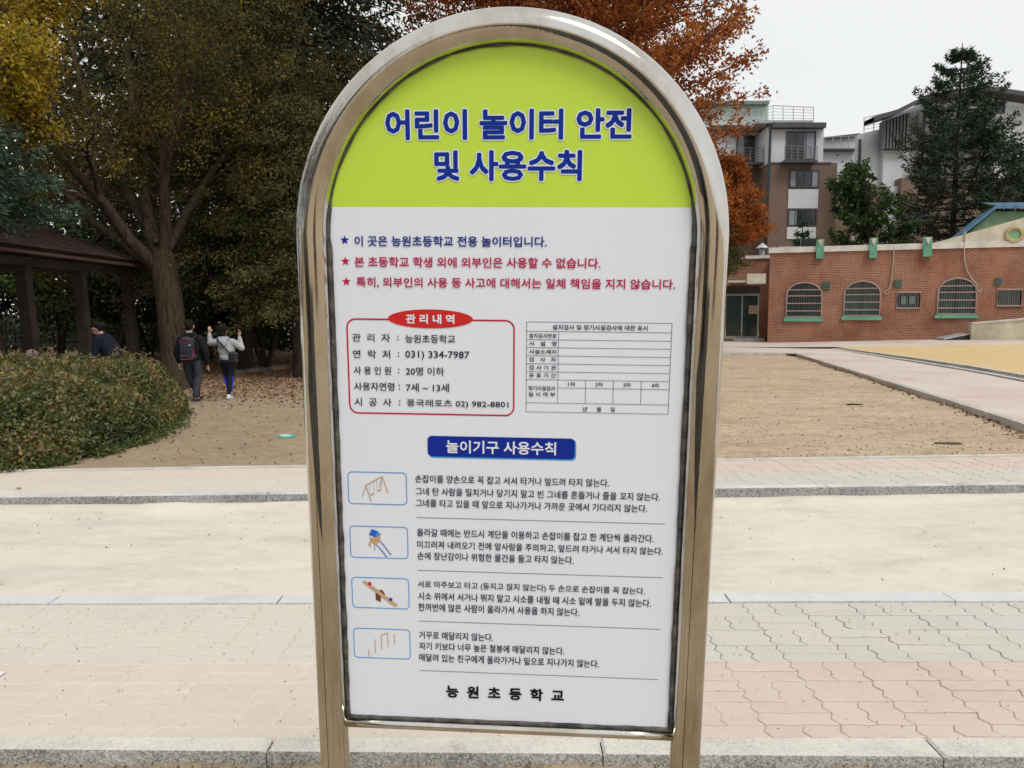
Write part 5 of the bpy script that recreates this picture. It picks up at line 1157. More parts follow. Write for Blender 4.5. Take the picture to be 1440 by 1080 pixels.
for a, b in ((cor[0], cor[1]), (cor[1], cor[2]), (cor[2], cor[3])): MB().bar(a - Vector((0, 0, .09)), b - Vector((0, 0, .09)), .14, .05).build('fascia', mat('fascia_brown', (.085, .045, .036), world=True), sh, world=True)
for xx in (-8.55, -12.1):
    MB().bar((xx, 11.4, 2.50), (xx, 17.7, 2.50), .2, .14).build('beam', M_wood, sh, world=True)
    for k, yy in enumerate((11.75, 13.6, 15.35, 17.25)):
        if xx < -9 and k not in (0, 3): continue
        MB().bar((xx + .10, yy, GZ - .05), (xx - .02, yy, 2.46), .19).build('post', M_wood, sh, world=True)
for yy in (12.2, 13.6, 15, 16.4, 17.4): MB().bar((-12.5, yy, 2.62), (-8.2, yy, 2.62), .09, .07).build('rafter', M_wood, sh, world=True)
for xx, y0_, y1_ in ((-8.75, 15.6, 17.2), ): MB().box(xx - .2, xx + .2, y0_, y1_, GZ + .38, GZ + .45).build('seat_board', M_wood, sh, world=True); MB().box(xx + .0, xx + .1, y0_ + .1, y0_ + .2, GZ, GZ + .37).build('seat_leg', M_wood, sh, world=True)
bxp = at(189, 507, 16.4); bn = root('planter_box', (bxp.x, bxp.y, GZ), 'dark wooden box standing at the foot of the last shelter post', 'box')
MB().box(-.34, .34, -.25, .25, 0, .40).build('body', M_wood, bn); MB().box(-.37, .37, -.28, .28, .40, .46).build('rim', M_wood, bn)

M_iron = mat('fence_iron', (.025, .027, .028), rough=.6, world=True)
fc = root('metal_fence', (-14, 28.5, GZ), 'dark metal rail fence running along the edge of the wood', 'fence')
fy = 28.5; zf_ = at(300, 430, fy).z
MB().bar((-30, fy, zf_), (-6, fy, zf_), .07).build('rail', M_iron, fc, world=True); MB().bar((-30, fy, GZ + .35), (-6, fy, GZ + .35), .06).build('rail', M_iron, fc, world=True)
for k in range(13): MB().bar((-30 + 2 * k, fy, 0), (-30 + 2 * k, fy, zf_ + .08), .09).build('post', M_iron, fc, world=True)
pk = MB().bar((-6.1, fy - .05, GZ + .36), (-6.1, fy - .05, zf_ - .03), .022).build('picket', M_iron, fc, world=True); pk0 = pk
for k in range(1, 150):
    o = pk0.copy(); C.objects.link(o); o.parent = fc; o.location = (-.16 * k, 0, 0)
# bright bits of the street beyond the wood
hs = root('white_house', tuple(at(345, 470, 52)), 'pale house with a grey roof glimpsed beyond the fence, right of the girl', 'building')
M_hw = mat('house_white', (.60, .62, .66), world=True, var=.05)
x0, z0 = ap(308, 470, 52); x1, z1 = ap(372, 420, 52); MB().box(x0, x1, 52, 57, -.1, z1).build('wall', M_hw, hs, world=True)
MB().add([(x0 - .4, 51.6, z1), (x1 + .4, 51.6, z1), (x1 + .4, 57.4, z1), (x0 - .4, 57.4, z1), ((x0 + x1) / 2, 54, z1 + 1.3)], [(0, 1, 4), (1, 2, 4), (2, 3, 4), (3, 0, 4), (3, 2, 1, 0)]).build('roof', mat('house_roof', (.20, .17, .17)), hs, world=True)
for q in (.2, .62): xx = lerp(x0, x1, q); MB().box(xx, xx + .7, 51.94, 52.0, 1.0, 1.9).build('window', M_glassb, hs, world=True)
hs = root('grey_shed', tuple(at(380, 470, 48)), 'cream shed with a flat roof beyond the fence near the leg of the sign', 'shed')
x0, z0 = ap(362, 470, 48); x1, z1 = ap(398, 428, 48); MB().box(x0, x1, 48, 51, -.1, z1).build('wall', mat('shed_cream', (.55, .55, .47), world=True), hs, world=True); MB().box(x0 - .2, x1 + .2, 47.8, 51.2, z1, z1 + .12).build('roof', M_slab, hs, world=True)
MB().box(x0 + .3, x0 + .9, 47.95, 47.999, 0, 1.5).build('door', mat('shed_door', (.22, .24, .24)), hs, world=True)
def car(px, Y, colr, lab):
    p = at(px, 470, Y); r_ = root('parked_car', (p.x, p.y, GZ), lab, 'car', 'cars beyond the fence'); mp_ = mat('car_paint_' + lab.split()[0], colr, rough=.25, var=.02)
    prof = [(-2.1, .35), (-2.15, .75), (-1.9, .95), (-1.2, 1.02), (-.6, 1.42), (.75, 1.45), (1.45, 1.02), (2.05, .92), (2.15, .6), (2.1, .35)]
    n = len(prof); V = [(x, -.82 + (.12 if z > 1.1 else 0), z) for x, z in prof] + [(x, .82 - (.12 if z > 1.1 else 0), z) for x, z in prof]
    F = [tuple(range(n)), tuple(range(2 * n - 1, n - 1, -1))] + [((k + 1) % n, k, n + k, n + (k + 1) % n) for k in range(n)]; MB().add(V, F).build('body', mp_, r_)
    for sx in (-1, 1): MB().add([(-1.05, sx * .80, 1.02), (-.55, sx * .725, 1.34), (.68, sx * .725, 1.36), (1.25, sx * .80, 1.02)], [(0, 1, 2, 3)]).build('side_window', M_glassb, r_)
    for x in (-1.3, 1.3):
        for sy in (-1, 1): w_ = MB().tube([(x, sy * .62, .33), (x, sy * .86, .33)], .33, 14).build('wheel', mat('tyre', (.02, .02, .02)), r_); MB().tube([(x, sy * .862, .33), (x, sy * .88, .33)], .18, 10).build('rim', M_alu, w_)
    for sy in (-1, 1): MB().box(-2.17, -2.1, sy * .6 - .15, sy * .6 + .15, .62, .76).build('headlight', M_alu, r_)
car(78, 44, (.62, .63, .64), 'white parked car glimpsed beyond the fence behind the shelter posts'); car(12, 46, (.35, .37, .40), 'silver parked car glimpsed beyond the fence at the picture edge')
gs = root('green_screen', tuple(at(150, 470, 43)), 'pale green netting screen beyond the fence between shelter posts', 'screen')
for (l_, r_) in ((140, 176), (284, 312)):
    x0, z1 = ap(l_, 424, 43); x1, _ = ap(r_, 424, 43); MB().box(x0, x1, 43, 43.05, .3, z1).build('net_panel', mat('green_net', (.18, .30, .20), world=True), gs, world=True)
    for xx in (x0, x1): MB().box(xx - .04, xx + .04, 42.94, 42.999, 0, z1 + .1).build('post', M_iron, gs, world=True)
ed = root('log_edging', tuple(on(370, 522, GZ)), 'weathered log edging lying on the earth under the trees', 'edging')
P = [on(318, 529, GZ), on(345, 526.5, GZ), on(375, 523, GZ), on(405, 520, GZ), on(470, 516, GZ)]
for a, b in zip(P[:-1], P[1:]):
    d = (b - a).normalized(); MB().tube([a + d * .03 + Vector((0, 0, .05)), a.lerp(b, .5) + Vector((0, 0, .06)), b - d * .03 + Vector((0, 0, .05))], [.08, .09, .075], 9).build('log', mat('old_log', (.20, .14, .10), world=True, var=.3), ed, world=True, smooth=True)
# ================================================================== PEOPLE
def solid(name, blobs, m, parent, vox=.010, smooth=2, world=False):
    """tapered limbs and rounded masses fused into one continuous skin (voxel remesh), then linked as one mesh"""
    M_ = MB()
    for b in blobs:
        if b[0] == 'c':                                     # capsule p0 p1 r0 r1
            p0, p1, r0, r1 = Vector(b[1]), Vector(b[2]), b[3], b[4]; d = p1 - p0; Ld = d.length; n = 5
            M_.tube([p0.lerp(p1, k / n) for k in range(n + 1)], [lerp(r0, r1, k / n) for k in range(n + 1)], 14); M_.sph(p0, r0, 14, 9); M_.sph(p1, r1, 14, 9)
        else:                                               # ellipsoid c (rx,ry,rz) [rotation]
            M_.sph(b[1], b[2], 16, 11, b[3] if len(b) > 3 else None)
    o = link('tmp', new_mesh('tmp', M_.V, M_.F)); rm = o.modifiers.new('r', 'REMESH'); rm.mode = 'VOXEL'; rm.voxel_size = vox; rm.use_smooth_shade = True
    s_ = o.modifiers.new('s', 'SMOOTH'); s_.iterations = smooth; s_.factor = .6
    me = bpy.data.meshes.new_from_object(o.evaluated_get(bpy.context.evaluated_depsgraph_get())); bpy.data.objects.remove(o)
    me.name = name; me.materials.clear(); me.materials.append(m); return link(name, me, parent)
SKIN = mat('skin', (.46, .27, .19), rough=.55, var=.05)
HAIR = mat('black_hair', (.012, .011, .011), rough=.85, spec=.15, var=.3, vscale=40, bump=.6, bscale=140, dist=.004)
def cloth(name, col, rough=.9): return mat('cloth_' + name, col, rough=rough, var=.14, vscale=9, bump=.5, bscale=26, dist=.012, spec=.2)
def hand(wr, tip, side, sc=1.0):
    """palm and five unequal bent fingers; wr = wrist, tip = direction of the fingers, side = thumb side"""
    w_ = Vector(wr); t = Vector(tip).normalized(); s = Vector(side).normalized(); s = (s - t * s.dot(t)).normalized(); n = t.cross(s); B = [('c', w_, w_ + t * .05 * sc, .019 * sc, .026 * sc), ('c', w_ + t * .045 * sc + s * .016 * sc, w_ + t * .045 * sc - s * .018 * sc, .016 * sc, .015 * sc)]
    for k, (o_, L_) in enumerate(((.022, .060), (.008, .068), (-.006, .062), (-.020, .050))):
        a = w_ + t * .062 * sc + s * o_ * sc; b = a + (t + n * .25).normalized() * L_ * .5 * sc; c = b + (t + n * 1.0).normalized() * L_ * .5 * sc; B += [('c', a, b, .0078 * sc, .007 * sc), ('c', b, c, .007 * sc, .0058 * sc)]
    a = w_ + t * .018 * sc + s * .02 * sc; b = a + (t * .7 + s * .8).normalized() * .03 * sc; B += [('c', a, b, .010 * sc, .009 * sc), ('c', b, b + (t + s * .15 + n * .3).normalized() * .026 * sc, .009 * sc, .007 * sc)]; return B
def head_blobs(c, yaw=0, tilt=0, s=1.0):
    c = Vector(c); R = Matrix.Rotation(yaw, 3, 'Z') @ Matrix.Rotation(tilt, 3, 'X')
    def q(x, y, z): return c + R @ Vector((x * s, y * s, z * s))
    return [('e', q(0, 0, .02), (.072 * s, .086 * s, .092 * s), R), ('e', q(0, .035, -.035), (.052 * s, .056 * s, .066 * s), R), ('e', q(0, .045, -.082), (.024 * s, .022 * s, .018 * s), R),
            ('c', q(0, .088, .012), q(0, .104, -.018), .008 * s, .013 * s), ('c', q(-.028, .086, .022), q(.028, .086, .022), .012 * s, .012 * s), ('c', q(-.018, .090, -.048), q(.018, .090, -.048), .008 * s, .008 * s),
            ('e', q(-.076, -.004, .0), (.010 * s, .019 * s, .029 * s), R), ('e', q(.076, -.004, .0), (.010 * s, .019 * s, .029 * s), R)], q
def eyes(q, par, s=1.0):
    for sx in (-1, 1): MB().sph(q(sx * .029, .082, .012), .0105 * s, 8, 6).build('eye', mat('eye_dark', (.05, .04, .04), rough=.2), par, smooth=True)

def shoe(name, p, d, m, par, pitch=0.0):
    """p = ankle, d = toe direction"""
    p = Vector(p); d = Vector(d).normalized(); return solid(name, [('c', p + Vector((0, 0, -.035)) - d * .03, p + d * .06 + Vector((0, 0, -.045)), .036, .034), ('c', p + d * .06 + Vector((0, 0, -.048)), p + d * .125 + Vector((0, 0, -.052 + pitch)), .034, .026), ('c', p - d * .01, p + Vector((0, 0, -.03)), .034, .036)], m, par, .008)

# --- boy with rucksack, seen from behind, walking away
pf = on(272, 564.5, GZ)
b1 = root('person', tuple(pf), 'boy in a black jacket walking away with a dark red trimmed rucksack on his back', 'person')
LK, RK = (-.075, .05, .44), (.095, .02, .43)
LA, RA = (.015, .16, .085), (.085, -.10, .075)
HB, q1 = head_blobs((-.045, .05, 1.275), .25, -.22)
LH, RH = (-.225, .03, .66), (.245, .06, .60)
body = [('e', (0, 0, .74), (.135, .10, .11)), ('e', (0, 0, .92), (.13, .095, .16)), ('c', (-.13, 0, 1.04), (.13, 0, 1.04), .065, .065), ('c', (-.01, .01, 1.08), (-.04, .04, 1.20), .05, .045),
        ('c', (-.07, 0, .72), LK, .075, .052), ('c', LK, LA, .050, .034), ('c', (.07, 0, .72), RK, .075, .052), ('c', RK, RA, .050, .034),
        ('c', LA, (LA[0], LA[1] + .10, .04), .034, .028), ('c', RA, (RA[0], RA[1] + .11, .035), .034, .028),
        ('c', (-.165, 0, 1.04), (-.235, -.02, .84), .045, .036), ('c', (-.235, -.02, .84), LH, .035, .024), ('c', (.165, 0, 1.04), (.235, -.02, .83), .045, .036), ('c', (.235, -.02, .83), RH, .035, .024)] + HB + hand(LH, (0, .1, -1), (.6, .8, 0)) + hand(RH, (0, .25, -1), (-.6, .8, 0))
solid('body', body, SKIN, b1, .008, 1); eyes(q1, b1)
solid('hair', [('e', q1(0, -.016, .045), (.080, .090, .080)), ('e', q1(0, -.040, .0), (.070, .060, .070)), ('e', q1(0, .05, .085), (.062, .045, .035))], HAIR, b1, .008, 1)
solid('jacket', [('e', (0, 0, .93), (.178, .135, .22)), ('e', (0, 0, .76), (.172, .130, .12)), ('c', (-.13, 0, 1.06), (.13, 0, 1.06), .082, .082), ('c', (-.17, 0, 1.05), (-.245, -.02, .85), .072, .062), ('c', (-.245, -.02, .85), (-.228, .02, .70), .060, .048),
    ('c', (.17, 0, 1.05), (.245, -.02, .85), .072, .062), ('c', (.245, -.02, .85), (.245, .04, .66), .060, .046), ('c', (-.06, -.03, 1.13), (.05, -.03, 1.13), .06, .06)], cloth('black', (.012, .012, .014)), b1, .010, 2)
solid('collar', [('c', (-.045, -.03, 1.165), (.025, -.03, 1.165), .035, .035)], cloth('pale_collar', (.35, .33, .32)), b1, .008, 1)
solid('trousers', [('e', (0, 0, .72), (.150, .115, .10)), ('c', (-.07, 0, .70), LK, .088, .068), ('c', LK, (LA[0], LA[1] - .01, .13), .066, .054), ('c', (.07, 0, .70), RK, .088, .068), ('c', RK, (RA[0], RA[1], .13), .066, .054)], cloth('charcoal', (.045, .050, .065)), b1, .010, 2)
SHOE = mat('white_shoe', (.62, .62, .60), rough=.7); BSH = mat('black_shoe', (.02, .02, .022), rough=.6)
for a, d, pt in ((LA, (.1, 1, 0), .0), (RA, (.1, 1, 0), .0)):
    s_ = shoe('shoe', a, d, BSH, b1, pt); p = Vector(a); dd = Vector(d).normalized(); solid('sole', [('c', p + Vector((0, 0, -.068)) - dd * .03, p + Vector((0, 0, -.070)) + dd * .12, .024, .020)], SHOE, s_, .008, 1)
rk = root('rucksack', tuple(Vector(pf) + Vector((0.01, -.16, .72))), 'dark grey rucksack with red piping worn by the boy in black', 'rucksack')
BAGM = cloth('bag', (.040, .040, .055))
solid('bag', [('e', (0, -.02, .20), (.115, .085, .20)), ('c', (-.07, -.02, .06), (.07, -.02, .06), .075, .075), ('c', (-.06, -.02, .32), (.06, -.02, .32), .06, .06), ('c', (-.075, -.05, .12), (-.075, -.05, .27), .045, .045), ('c', (.075, -.05, .12), (.075, -.05, .27), .045, .045)], BAGM, rk, .010, 2)
RED = mat('red_piping', (.45, .02, .05), rough=.6)
MB().tube([(-.105, -.07, .26), (-.095, -.082, .33), (-.06, -.085, .365), (0, -.088, .352), (.06, -.085, .335), (.10, -.08, .325)], .006, 6).build('piping', RED, rk)
MB().tube([(-.09, -.105, .02), (-.04, -.112, .012), (.04, -.112, .012), (.10, -.095, .03), (.118, -.075, .10), (.12, -.07, .16)], .006, 6).build('piping', RED, rk)
MB().box(.055, .085, -.112, -.098, .245, .262).build('badge', SHOE, rk)
for sx in (-1, 1): MB().tube([(sx * .08, .02, .36), (sx * .09, .08, .395), (sx * .10, .17, .36), (sx * .105, .245, .27), (sx * .11, .22, .12), (sx * .10, .06, .05)], .014, 6).build('strap', BAGM, rk)
ph = root('phone', tuple(Vector(pf) + Vector((.245, .09, .535))), 'small black phone held low in the right hand of the boy in black', 'phone')
MB().box(-.034, .034, -.006, .006, -.06, .055).build('case', mat('phone_black', (.01, .01, .012), rough=.3), ph); MB().box(-.030, .030, -.0075, -.0062, -.052, .047).build('screen', glassm('phone_glass', (.01, .01, .012)), ph)

# --- girl in grey hoodie, both forearms raised
pf = on(320, 561, GZ)
g1 = root('person', tuple(pf), 'girl in a light grey hoodie and dark leggings walking away with both forearms raised', 'person')
LK, RK = (-.035, .10, .42), (.075, .0, .42); LA, RA = (.035, .02, .150), (.075, -.13, .075)
HB, q2 = head_blobs((-.06, .03, 1.195), -.1, -.05)
LE, RE = (-.275, .02, .985), (.275, .0, .90); LW, RW = (-.285, .02, 1.16), (.235, .02, 1.10)
body = [('e', (.02, 0, .70), (.125, .095, .10)), ('e', (.01, 0, .86), (.115, .085, .16)), ('c', (-.11, 0, 1.0), (.12, 0, .985), .058, .058), ('c', (-.02, 0, 1.03), (-.055, .02, 1.13), .043, .04),
        ('c', (-.045, 0, .68), LK, .070, .048), ('c', LK, LA, .046, .031), ('c', (.075, 0, .68), RK, .070, .048), ('c', RK, RA, .046, .031), ('c', LA, (LA[0], LA[1] + .05, .06), .03, .026), ('c', RA, (RA[0], RA[1] + .10, .035), .03, .026),
        ('c', (-.14, 0, 1.0), LE, .040, .033), ('c', LE, LW, .032, .022), ('c', (.15, 0, .98), RE, .040, .033), ('c', RE, RW, .032, .022)] + HB + hand(LW, (0, .1, 1), (.8, .5, 0)) + hand(RW, (.1, .1, 1), (-.8, .5, 0))
solid('body', body, SKIN, g1, .008, 1); eyes(q2, g1)
solid('hair', [('e', q2(0, -.02, .035), (.092, .098, .098)), ('e', q2(0, -.05, -.04), (.082, .062, .085)), ('e', q2(0, -.05, -.085), (.07, .05, .05))], HAIR, g1, .008, 1)
HG = cloth('grey', (.40, .41, .43))
solid('hoodie', [('e', (.01, 0, .88), (.152, .118, .19)), ('e', (.03, 0, .74), (.145, .112, .10)), ('c', (-.11, 0, 1.005), (.12, 0, .99), .075, .075), ('c', (-.15, 0, 1.0), LE, .066, .056), ('c', LE, (-.285, .02, 1.13), .052, .036), ('c', (.16, 0, .98), RE, .066, .056), ('c', RE, (.24, .02, 1.07), .052, .036)], HG, g1, .010, 2)
solid('hood', [('e', (-.015, -.105, .985), (.085, .045, .085)), ('c', (-.08, -.05, 1.06), (.045, -.05, 1.06), .045, .045)], cloth('hood_grey', (.36, .37, .42)), g1, .009, 2)
NAVY = cloth('navy', (.012, .015, .030))
solid('leggings', [('e', (.02, 0, .67), (.132, .102, .09)), ('c', (-.04, 0, .66), LK, .078, .056), ('c', LK, (LA[0], LA[1], .19), .054, .040), ('c', (.078, 0, .66), RK, .078, .056), ('c', RK, (RA[0], RA[1], .12), .054, .040)], NAVY, g1, .009, 2)
BLU = mat('blue_stripe', (.01, .03, .42), rough=.6)
MB().tube([(-.078, .06, .42), (-.050, .035, .34), (-.018, .0, .27), (.0, -.012, .21)], .016, 6).build('stripe', BLU, g1); MB().tube([(.125, -.03, .40), (.122, -.06, .30), (.115, -.10, .18)], .014, 6).build('stripe', BLU, g1)
shoe('shoe', LA, (.1, .55, -.9), SHOE, g1); s_ = shoe('shoe', RA, (.05, 1, 0), SHOE, g1)
solid('sole', [('c', Vector(LA) + Vector((0, -.055, -.02)), Vector(LA) + Vector((.0, .0, -.10)), .018, .018)], BSH, g1, .008, 1)
cb = root('shoulder_bag', tuple(Vector(pf) + Vector((.16, -.10, .74))), 'small black shoulder bag hanging at the hip of the girl in grey', 'bag')
BB = mat('black_bag', (.012, .012, .014), rough=.6)
solid('bag', [('e', (0, 0, 0), (.085, .05, .105)), ('c', (-.04, 0, -.06), (.045, 0, -.06), .045, .045), ('c', (-.04, 0, .05), (.045, 0, .05), .045, .045)], BB, cb, .009, 1)
MB().tube([(-.04, -.035, .06), (-.11, -.045, .15), (-.19, -.06, .25), (-.255, -.05, .30), (-.27, .06, .335)], .012, 6).build('strap', BB, cb)
MB().box(-.05, .05, -.056, -.046, -.01, .04).build('flap', BB, cb)

# --- youth in navy leaning forward behind the hedge
hp = at(137, 462, 12.6); pf = Vector((hp.x + .25, 12.6, GZ))
n1 = root('person', tuple(pf), 'youth in a navy jacket with a red collar bending forward behind the hedge', 'person')
hx, hz = hp.x - pf.x, hp.z - GZ
HB, q3 = head_blobs((hx, -.02, hz), 1.35, -.45)
sx_, sz_ = hx + .09, hz - .14
body = [('e', (.02, 0, .74), (.12, .11, .11)), ('c', (.0, 0, .78), (sx_, 0, sz_ - .06), .12, .12), ('c', (sx_, -.12, sz_ - .03), (sx_, .12, sz_ - .03), .06, .06), ('c', (sx_, 0, sz_), (hx + .03, 0, hz - .05), .05, .045),
        ('c', (.03, -.07, .72), (-.03, -.08, .42), .075, .052), ('c', (-.03, -.08, .42), (.04, -.08, .08), .05, .034), ('c', (.03, .07, .72), (.02, .08, .42), .075, .052), ('c', (.02, .08, .42), (.06, .08, .08), .05, .034), ('c', (.04, -.08, .08), (-.07, -.08, .04), .034, .028), ('c', (.06, .08, .08), (-.05, .08, .04), .034, .028),
        ('c', (sx_, -.15, sz_ - .03), (sx_ - .05, -.20, sz_ - .28), .045, .036), ('c', (sx_ - .05, -.20, sz_ - .28), (sx_ - .15, -.16, sz_ - .44), .035, .024), ('c', (sx_, .15, sz_ - .03), (sx_ - .05, .20, sz_ - .28), .045, .036), ('c', (sx_ - .05, .20, sz_ - .28), (sx_ - .15, .16, sz_ - .44), .035, .024)] + HB + hand((sx_ - .15, -.16, sz_ - .44), (-.5, 0, -1), (0, .8, .2)) + hand((sx_ - .15, .16, sz_ - .44), (-.5, 0, -1), (0, -.8, .2))
solid('body', body, SKIN, n1, .009, 1); eyes(q3, n1)
solid('hair', [('e', q3(0, -.014, .045), (.082, .090, .082)), ('e', q3(0, -.045, .005), (.070, .058, .070))], HAIR, n1, .008, 1)
solid('jacket', [('c', (.03, 0, .76), (sx_ + .02, 0, sz_ - .08), .165, .150), ('c', (sx_, -.13, sz_ - .03), (sx_, .13, sz_ - .03), .085, .085), ('c', (sx_, -.16, sz_ - .03), (sx_ - .05, -.21, sz_ - .28), .07, .06), ('c', (sx_ - .05, -.21, sz_ - .28), (sx_ - .14, -.17, sz_ - .41), .058, .045),
    ('c', (sx_, .16, sz_ - .03), (sx_ - .05, .21, sz_ - .28), .07, .06), ('c', (sx_ - .05, .21, sz_ - .28), (sx_ - .14, .17, sz_ - .41), .058, .045)], cloth('navy_jacket', (.011, .015, .026)), n1, .010, 2)
solid('collar', [('c', (sx_ - .01, -.045, sz_ + .035), (sx_ + .03, .03, sz_ + .035), .03, .03)], mat('red_cloth', (.50, .03, .03)), n1, .008, 1)
solid('trousers', [('e', (.03, 0, .72), (.14, .13, .11)), ('c', (.03, -.07, .70), (-.03, -.08, .42), .088, .068), ('c', (-.03, -.08, .42), (.04, -.08, .13), .066, .054), ('c', (.03, .07, .70), (.02, .08, .42), .088, .068), ('c', (.02, .08, .42), (.06, .08, .13), .066, .054)], cloth('dark_blue', (.02, .028, .06)), n1, .010, 2)
for a in ((.04, -.08, .08), (.06, .08, .08)): shoe('shoe', a, (-1, 0, 0), BSH, n1)
# --- someone seated behind the hedge, only the top of a pink grey hood showing
hp = at(44, 496, 11.9); pf = Vector((hp.x, 11.9, GZ)); hz = hp.z - GZ - .02
k1 = root('person', tuple(pf), 'seated person in a pale pink hood, barely showing above the hedge at left', 'person')
HB, q4 = head_blobs((0, .02, hz - .06), .2, -.3)
solid('body', [('e', (0, 0, .30), (.12, .11, .11)), ('c', (0, 0, .32), (0, .03, hz - .28), .11, .10), ('c', (-.11, .02, hz - .24), (.11, .02, hz - .24), .055, .055), ('c', (0, .02, hz - .22), (0, .02, hz - .1), .042, .042), ('c', (-.07, 0, .28), (-.12, .30, .34), .07, .05), ('c', (-.12, .30, .34), (-.11, .32, .05), .048, .034),
    ('c', (.07, 0, .28), (.12, .30, .34), .07, .05), ('c', (.12, .30, .34), (.11, .32, .05), .048, .034), ('c', (-.11, .32, .05), (-.11, .42, .03), .03, .026), ('c', (.11, .32, .05), (.11, .42, .03), .03, .026), ('c', (-.14, 0, hz - .25), (-.20, .10, .42), .042, .034), ('c', (-.20, .10, .42), (-.12, .26, .42), .034, .024),
    ('c', (.14, 0, hz - .25), (.20, .10, .42), .042, .034), ('c', (.20, .10, .42), (.12, .26, .42), .034, .024)] + HB + hand((-.12, .26, .42), (.2, 1, -.2), (1, 0, .2)) + hand((.12, .26, .42), (-.2, 1, -.2), (-1, 0, .2)), SKIN, k1, .009, 1); eyes(q4, k1)
PK = cloth('pink', (.42, .27, .28))
solid('hood', [('e', (0, .0, hz - .035), (.095, .105, .11)), ('c', (-.06, -.01, hz - .16), (.06, -.01, hz - .16), .06, .06)], PK, k1, .010, 2)
solid('coat', [('c', (0, 0, .34), (0, .02, hz - .28), .15, .135), ('c', (-.12, .01, hz - .25), (.12, .01, hz - .25), .075, .075), ('c', (-.15, 0, hz - .26), (-.21, .10, .42), .062, .054), ('c', (-.21, .10, .42), (-.13, .24, .42), .05, .042), ('c', (.15, 0, hz - .26), (.21, .10, .42), .062, .054), ('c', (.21, .10, .42), (.13, .24, .42), .05, .042)], PK, k1, .010, 2)
solid('trousers', [('e', (0, 0, .28), (.13, .12, .10)), ('c', (-.07, 0, .28), (-.12, .30, .34), .082, .064), ('c', (-.12, .30, .34), (-.11, .32, .10), .060, .05), ('c', (.07, 0, .28), (.12, .30, .34), .082, .064), ('c', (.12, .30, .34), (.11, .32, .10), .060, .05)], NAVY, k1, .010, 1)
for a in ((-.11, .32, .07), (.11, .32, .07)): shoe('shoe', a, (0, 1, 0), SHOE, k1)
st = root('low_stool', (pf.x, pf.y, GZ), 'low wooden stool under the seated person behind the hedge', 'stool')
MB().box(-.16, .16, -.13, .13, .155, .185).build('seat', M_wood, st)
for sx in (-1, 1):
    for sy in (-1, 1): MB().box(sx * .13 - .02, sx * .13 + .02, sy * .10 - .02, sy * .10 + .02, 0, .154).build('leg', M_wood, st)

# ================================================================== SMALL THINGS
p = on(403, 613, GZ + .01); lid = root('plastic_lid', (p.x, p.y, earth_z(p.x, p.y)), 'turquoise and white plastic lid lying on the bare earth left of the sign', 'lid')
MB().tube([(0, 0, .004), (0, 0, .014), (0, 0, .022)], [.098, .104, .09], 20).build('disc', mat('turquoise_plastic', (.10, .52, .42), rough=.4), lid); MB().tube([(-.02, .01, .022), (-.02, .01, .027)], [.062, .06], 18).build('label', SHOE, lid)
p = on(1337, 568, GZ + .01); wp = root('crumpled_paper', (p.x, p.y, earth_z(p.x, p.y)), 'crumpled white paper scrap lying against the diagonal kerb', 'paper')
M_ = MB(); rg = random.Random(3); n = 14
V = [(0, 0, .075)] + [((.075 + rg.uniform(-.02, .02)) * math.cos(a), (.06 + rg.uniform(-.015, .02)) * math.sin(a), .04 + rg.uniform(-.015, .02)) for a in [2 * math.pi * k / n for k in range(n)]] + [((.10 + rg.uniform(-.02, .03)) * math.cos(a), (.07 + rg.uniform(-.015, .02)) * math.sin(a), .004) for a in [2 * math.pi * k / n for k in range(n)]]
M_.add(V, [(0, 1 + k, 1 + (k + 1) % n) for k in range(n)] + [(1 + k, 1 + n + k, 1 + n + (k + 1) % n, 1 + (k + 1) % n) for k in range(n)]).build('scrap', mat('white_paper', (.78, .78, .77)), wp)
p = on(4, 947, .002); wp = root('paper_scrap', (p.x, p.y, .003), 'torn white paper corner lying flat on the pavers at the left picture edge', 'paper')
M_ = MB(); pts = [on(-30, 962, 0), on(-8, 957, 0), on(9, 946.5, 0), on(-6, 947.5, 0), on(-34, 950, 0)]; n = 5
P = [(q.x - p.x, q.y - p.y) for q in pts]; M_.add([(x, y, .001) for x, y in P] + [(x, y, .004 + .004 * (k % 2)) for k, (x, y) in enumerate(P)], [tuple(range(n - 1, -1, -1)), tuple(range(n, 2 * n))] + [(k, (k + 1) % n, n + (k + 1) % n, n + k) for k in range(n)]); M_.build('scrap', mat('white_paper', (.78, .78, .77)), wp)
p = on(50, 649, GZ); sb = root('stone_slab', (p.x, p.y, GZ - .01), 'pale flat stone half buried at the foot of the hedge', 'stone')
M_ = MB(); rg = random.Random(8); P = [((.20 + rg.uniform(-.03, .03)) * math.cos(a), (.10 + rg.uniform(-.02, .02)) * math.sin(a)) for a in [2 * math.pi * k / 9 for k in range(9)]]
M_.prism(P, -.03, .05, .012).build('slab', mat('pale_stone', (.50, .45, .37), bump=.6), sb)
p = on(1331, 624, GZ + .01)
cd = root('earth_clod', (p.x, p.y, earth_z(p.x, p.y) - .004), 'dark flat clod of bark on the bare earth just behind the far paved strip', 'clod')
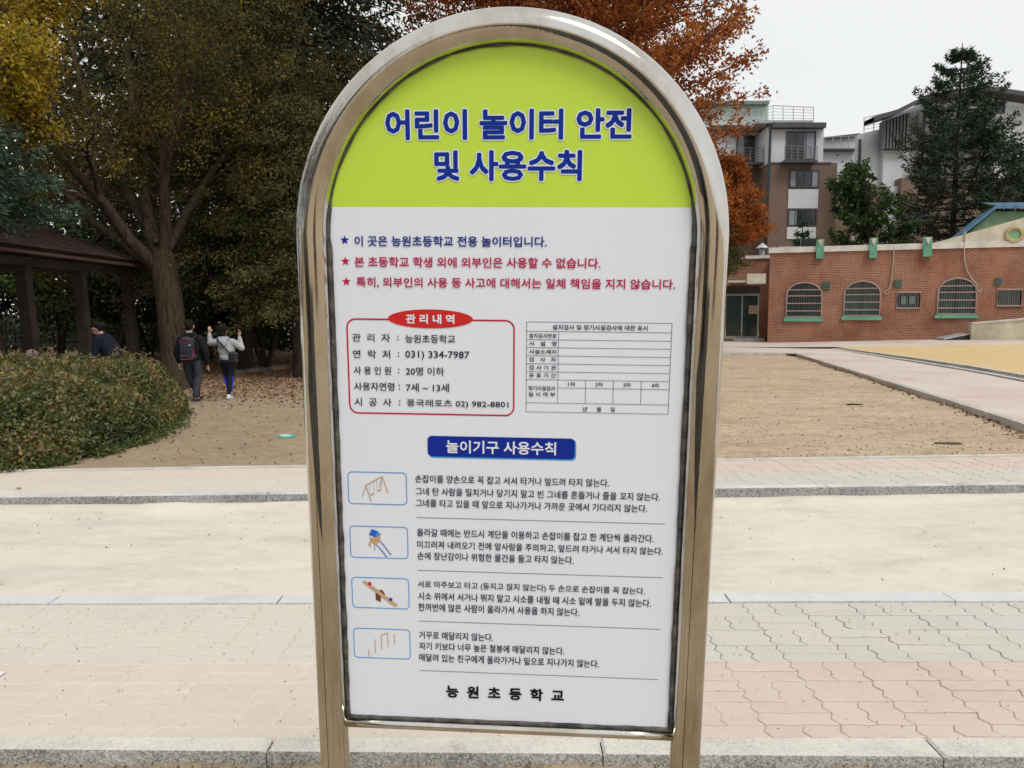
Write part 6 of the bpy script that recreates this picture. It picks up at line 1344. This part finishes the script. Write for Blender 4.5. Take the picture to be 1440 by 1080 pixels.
M_ = MB(); P = [((.16 + rg.uniform(-.04, .05)) * math.cos(a), (.035 + rg.uniform(-.01, .012)) * math.sin(a)) for a in [2 * math.pi * k / 10 for k in range(10)]]; M_.prism(P, -.01, .025, .012).build('clod', mat('dark_clod', (.10, .055, .03), bump=.8, bscale=40), cd)
p = on(1202, 570, GZ); cd = root('twig', (p.x, p.y, earth_z(p.x, p.y)), 'short dark twig lying on the bare earth in the middle of the plot', 'twig')
MB().tube([(-.13, 0, .01), (-.04, .01, .018), (.05, -.01, .014), (.14, .005, .01)], [.011, .013, .010, .005], 6).build('stick', B_dark, cd)
def red_leaf(px, py, z, lab, s=.04, zf=None):
    p = on(px, py, z); r_ = root('fallen_leaf', (p.x, p.y, (zf(p.x, p.y) if zf else z) + .004), lab, 'leaf'); L_ = []
    for k in range(10): a = 2 * math.pi * k / 10; q = s * (1 if k % 2 == 0 else .45); L_.append((q * math.cos(a), q * math.sin(a) * .8, .004 + .010 * (k % 3)))
    MB().add(L_ + [(0, 0, .010)], [(k, (k + 1) % 10, 10) for k in range(10)]).build('blade', mat('crimson_leaf', (.22, .03, .035), rough=.6), r_); MB().tube([(0, 0, .009), (-s * 1.5, -.01, .004)], .0015, 4).build('stalk', B_dark, r_)
red_leaf(137, 708, 0, 'crumpled crimson leaf on the sand below the far kerb, the one nearer the picture edge', .045, road_z); red_leaf(163, 709.5, 0, 'dark crimson leaf on the sand below the far kerb, the one nearer the sign', .05, road_z)
red_leaf(27, 689, GZ, 'tiny red leaf on the far paved strip below the hedge', .022)
# sand drifted over the near kerb and loose dark crumbs beside the legs
def near_xy(g, n): x = g.uniform(-2.4, 2.4, n); return np.column_stack([x, np.array([L_near(q) for q in x]) - np.abs(g.normal(0, .06, n)) - .01])
litter('kerb_crumbs', 900, near_xy, .012, mat('grit', (.20, .14, .09)), 17, zf=lambda x, y: -.055 + .018 * sstep(-.10, 0, y - L_near(x)) * (.5 + fbm(x, 1, 2.5)) + .012 * fbm(x, y, 3), el=1.2)
def pav_xy(g, n): return np.column_stack([g.uniform(-3, 3, n), g.uniform(2.75, 4.1, n)])
litter('paving_grit', 700, pav_xy, .007, mat('grit', (.20, .14, .09)), 18, zf=lambda x, y: -.003, el=1.2)
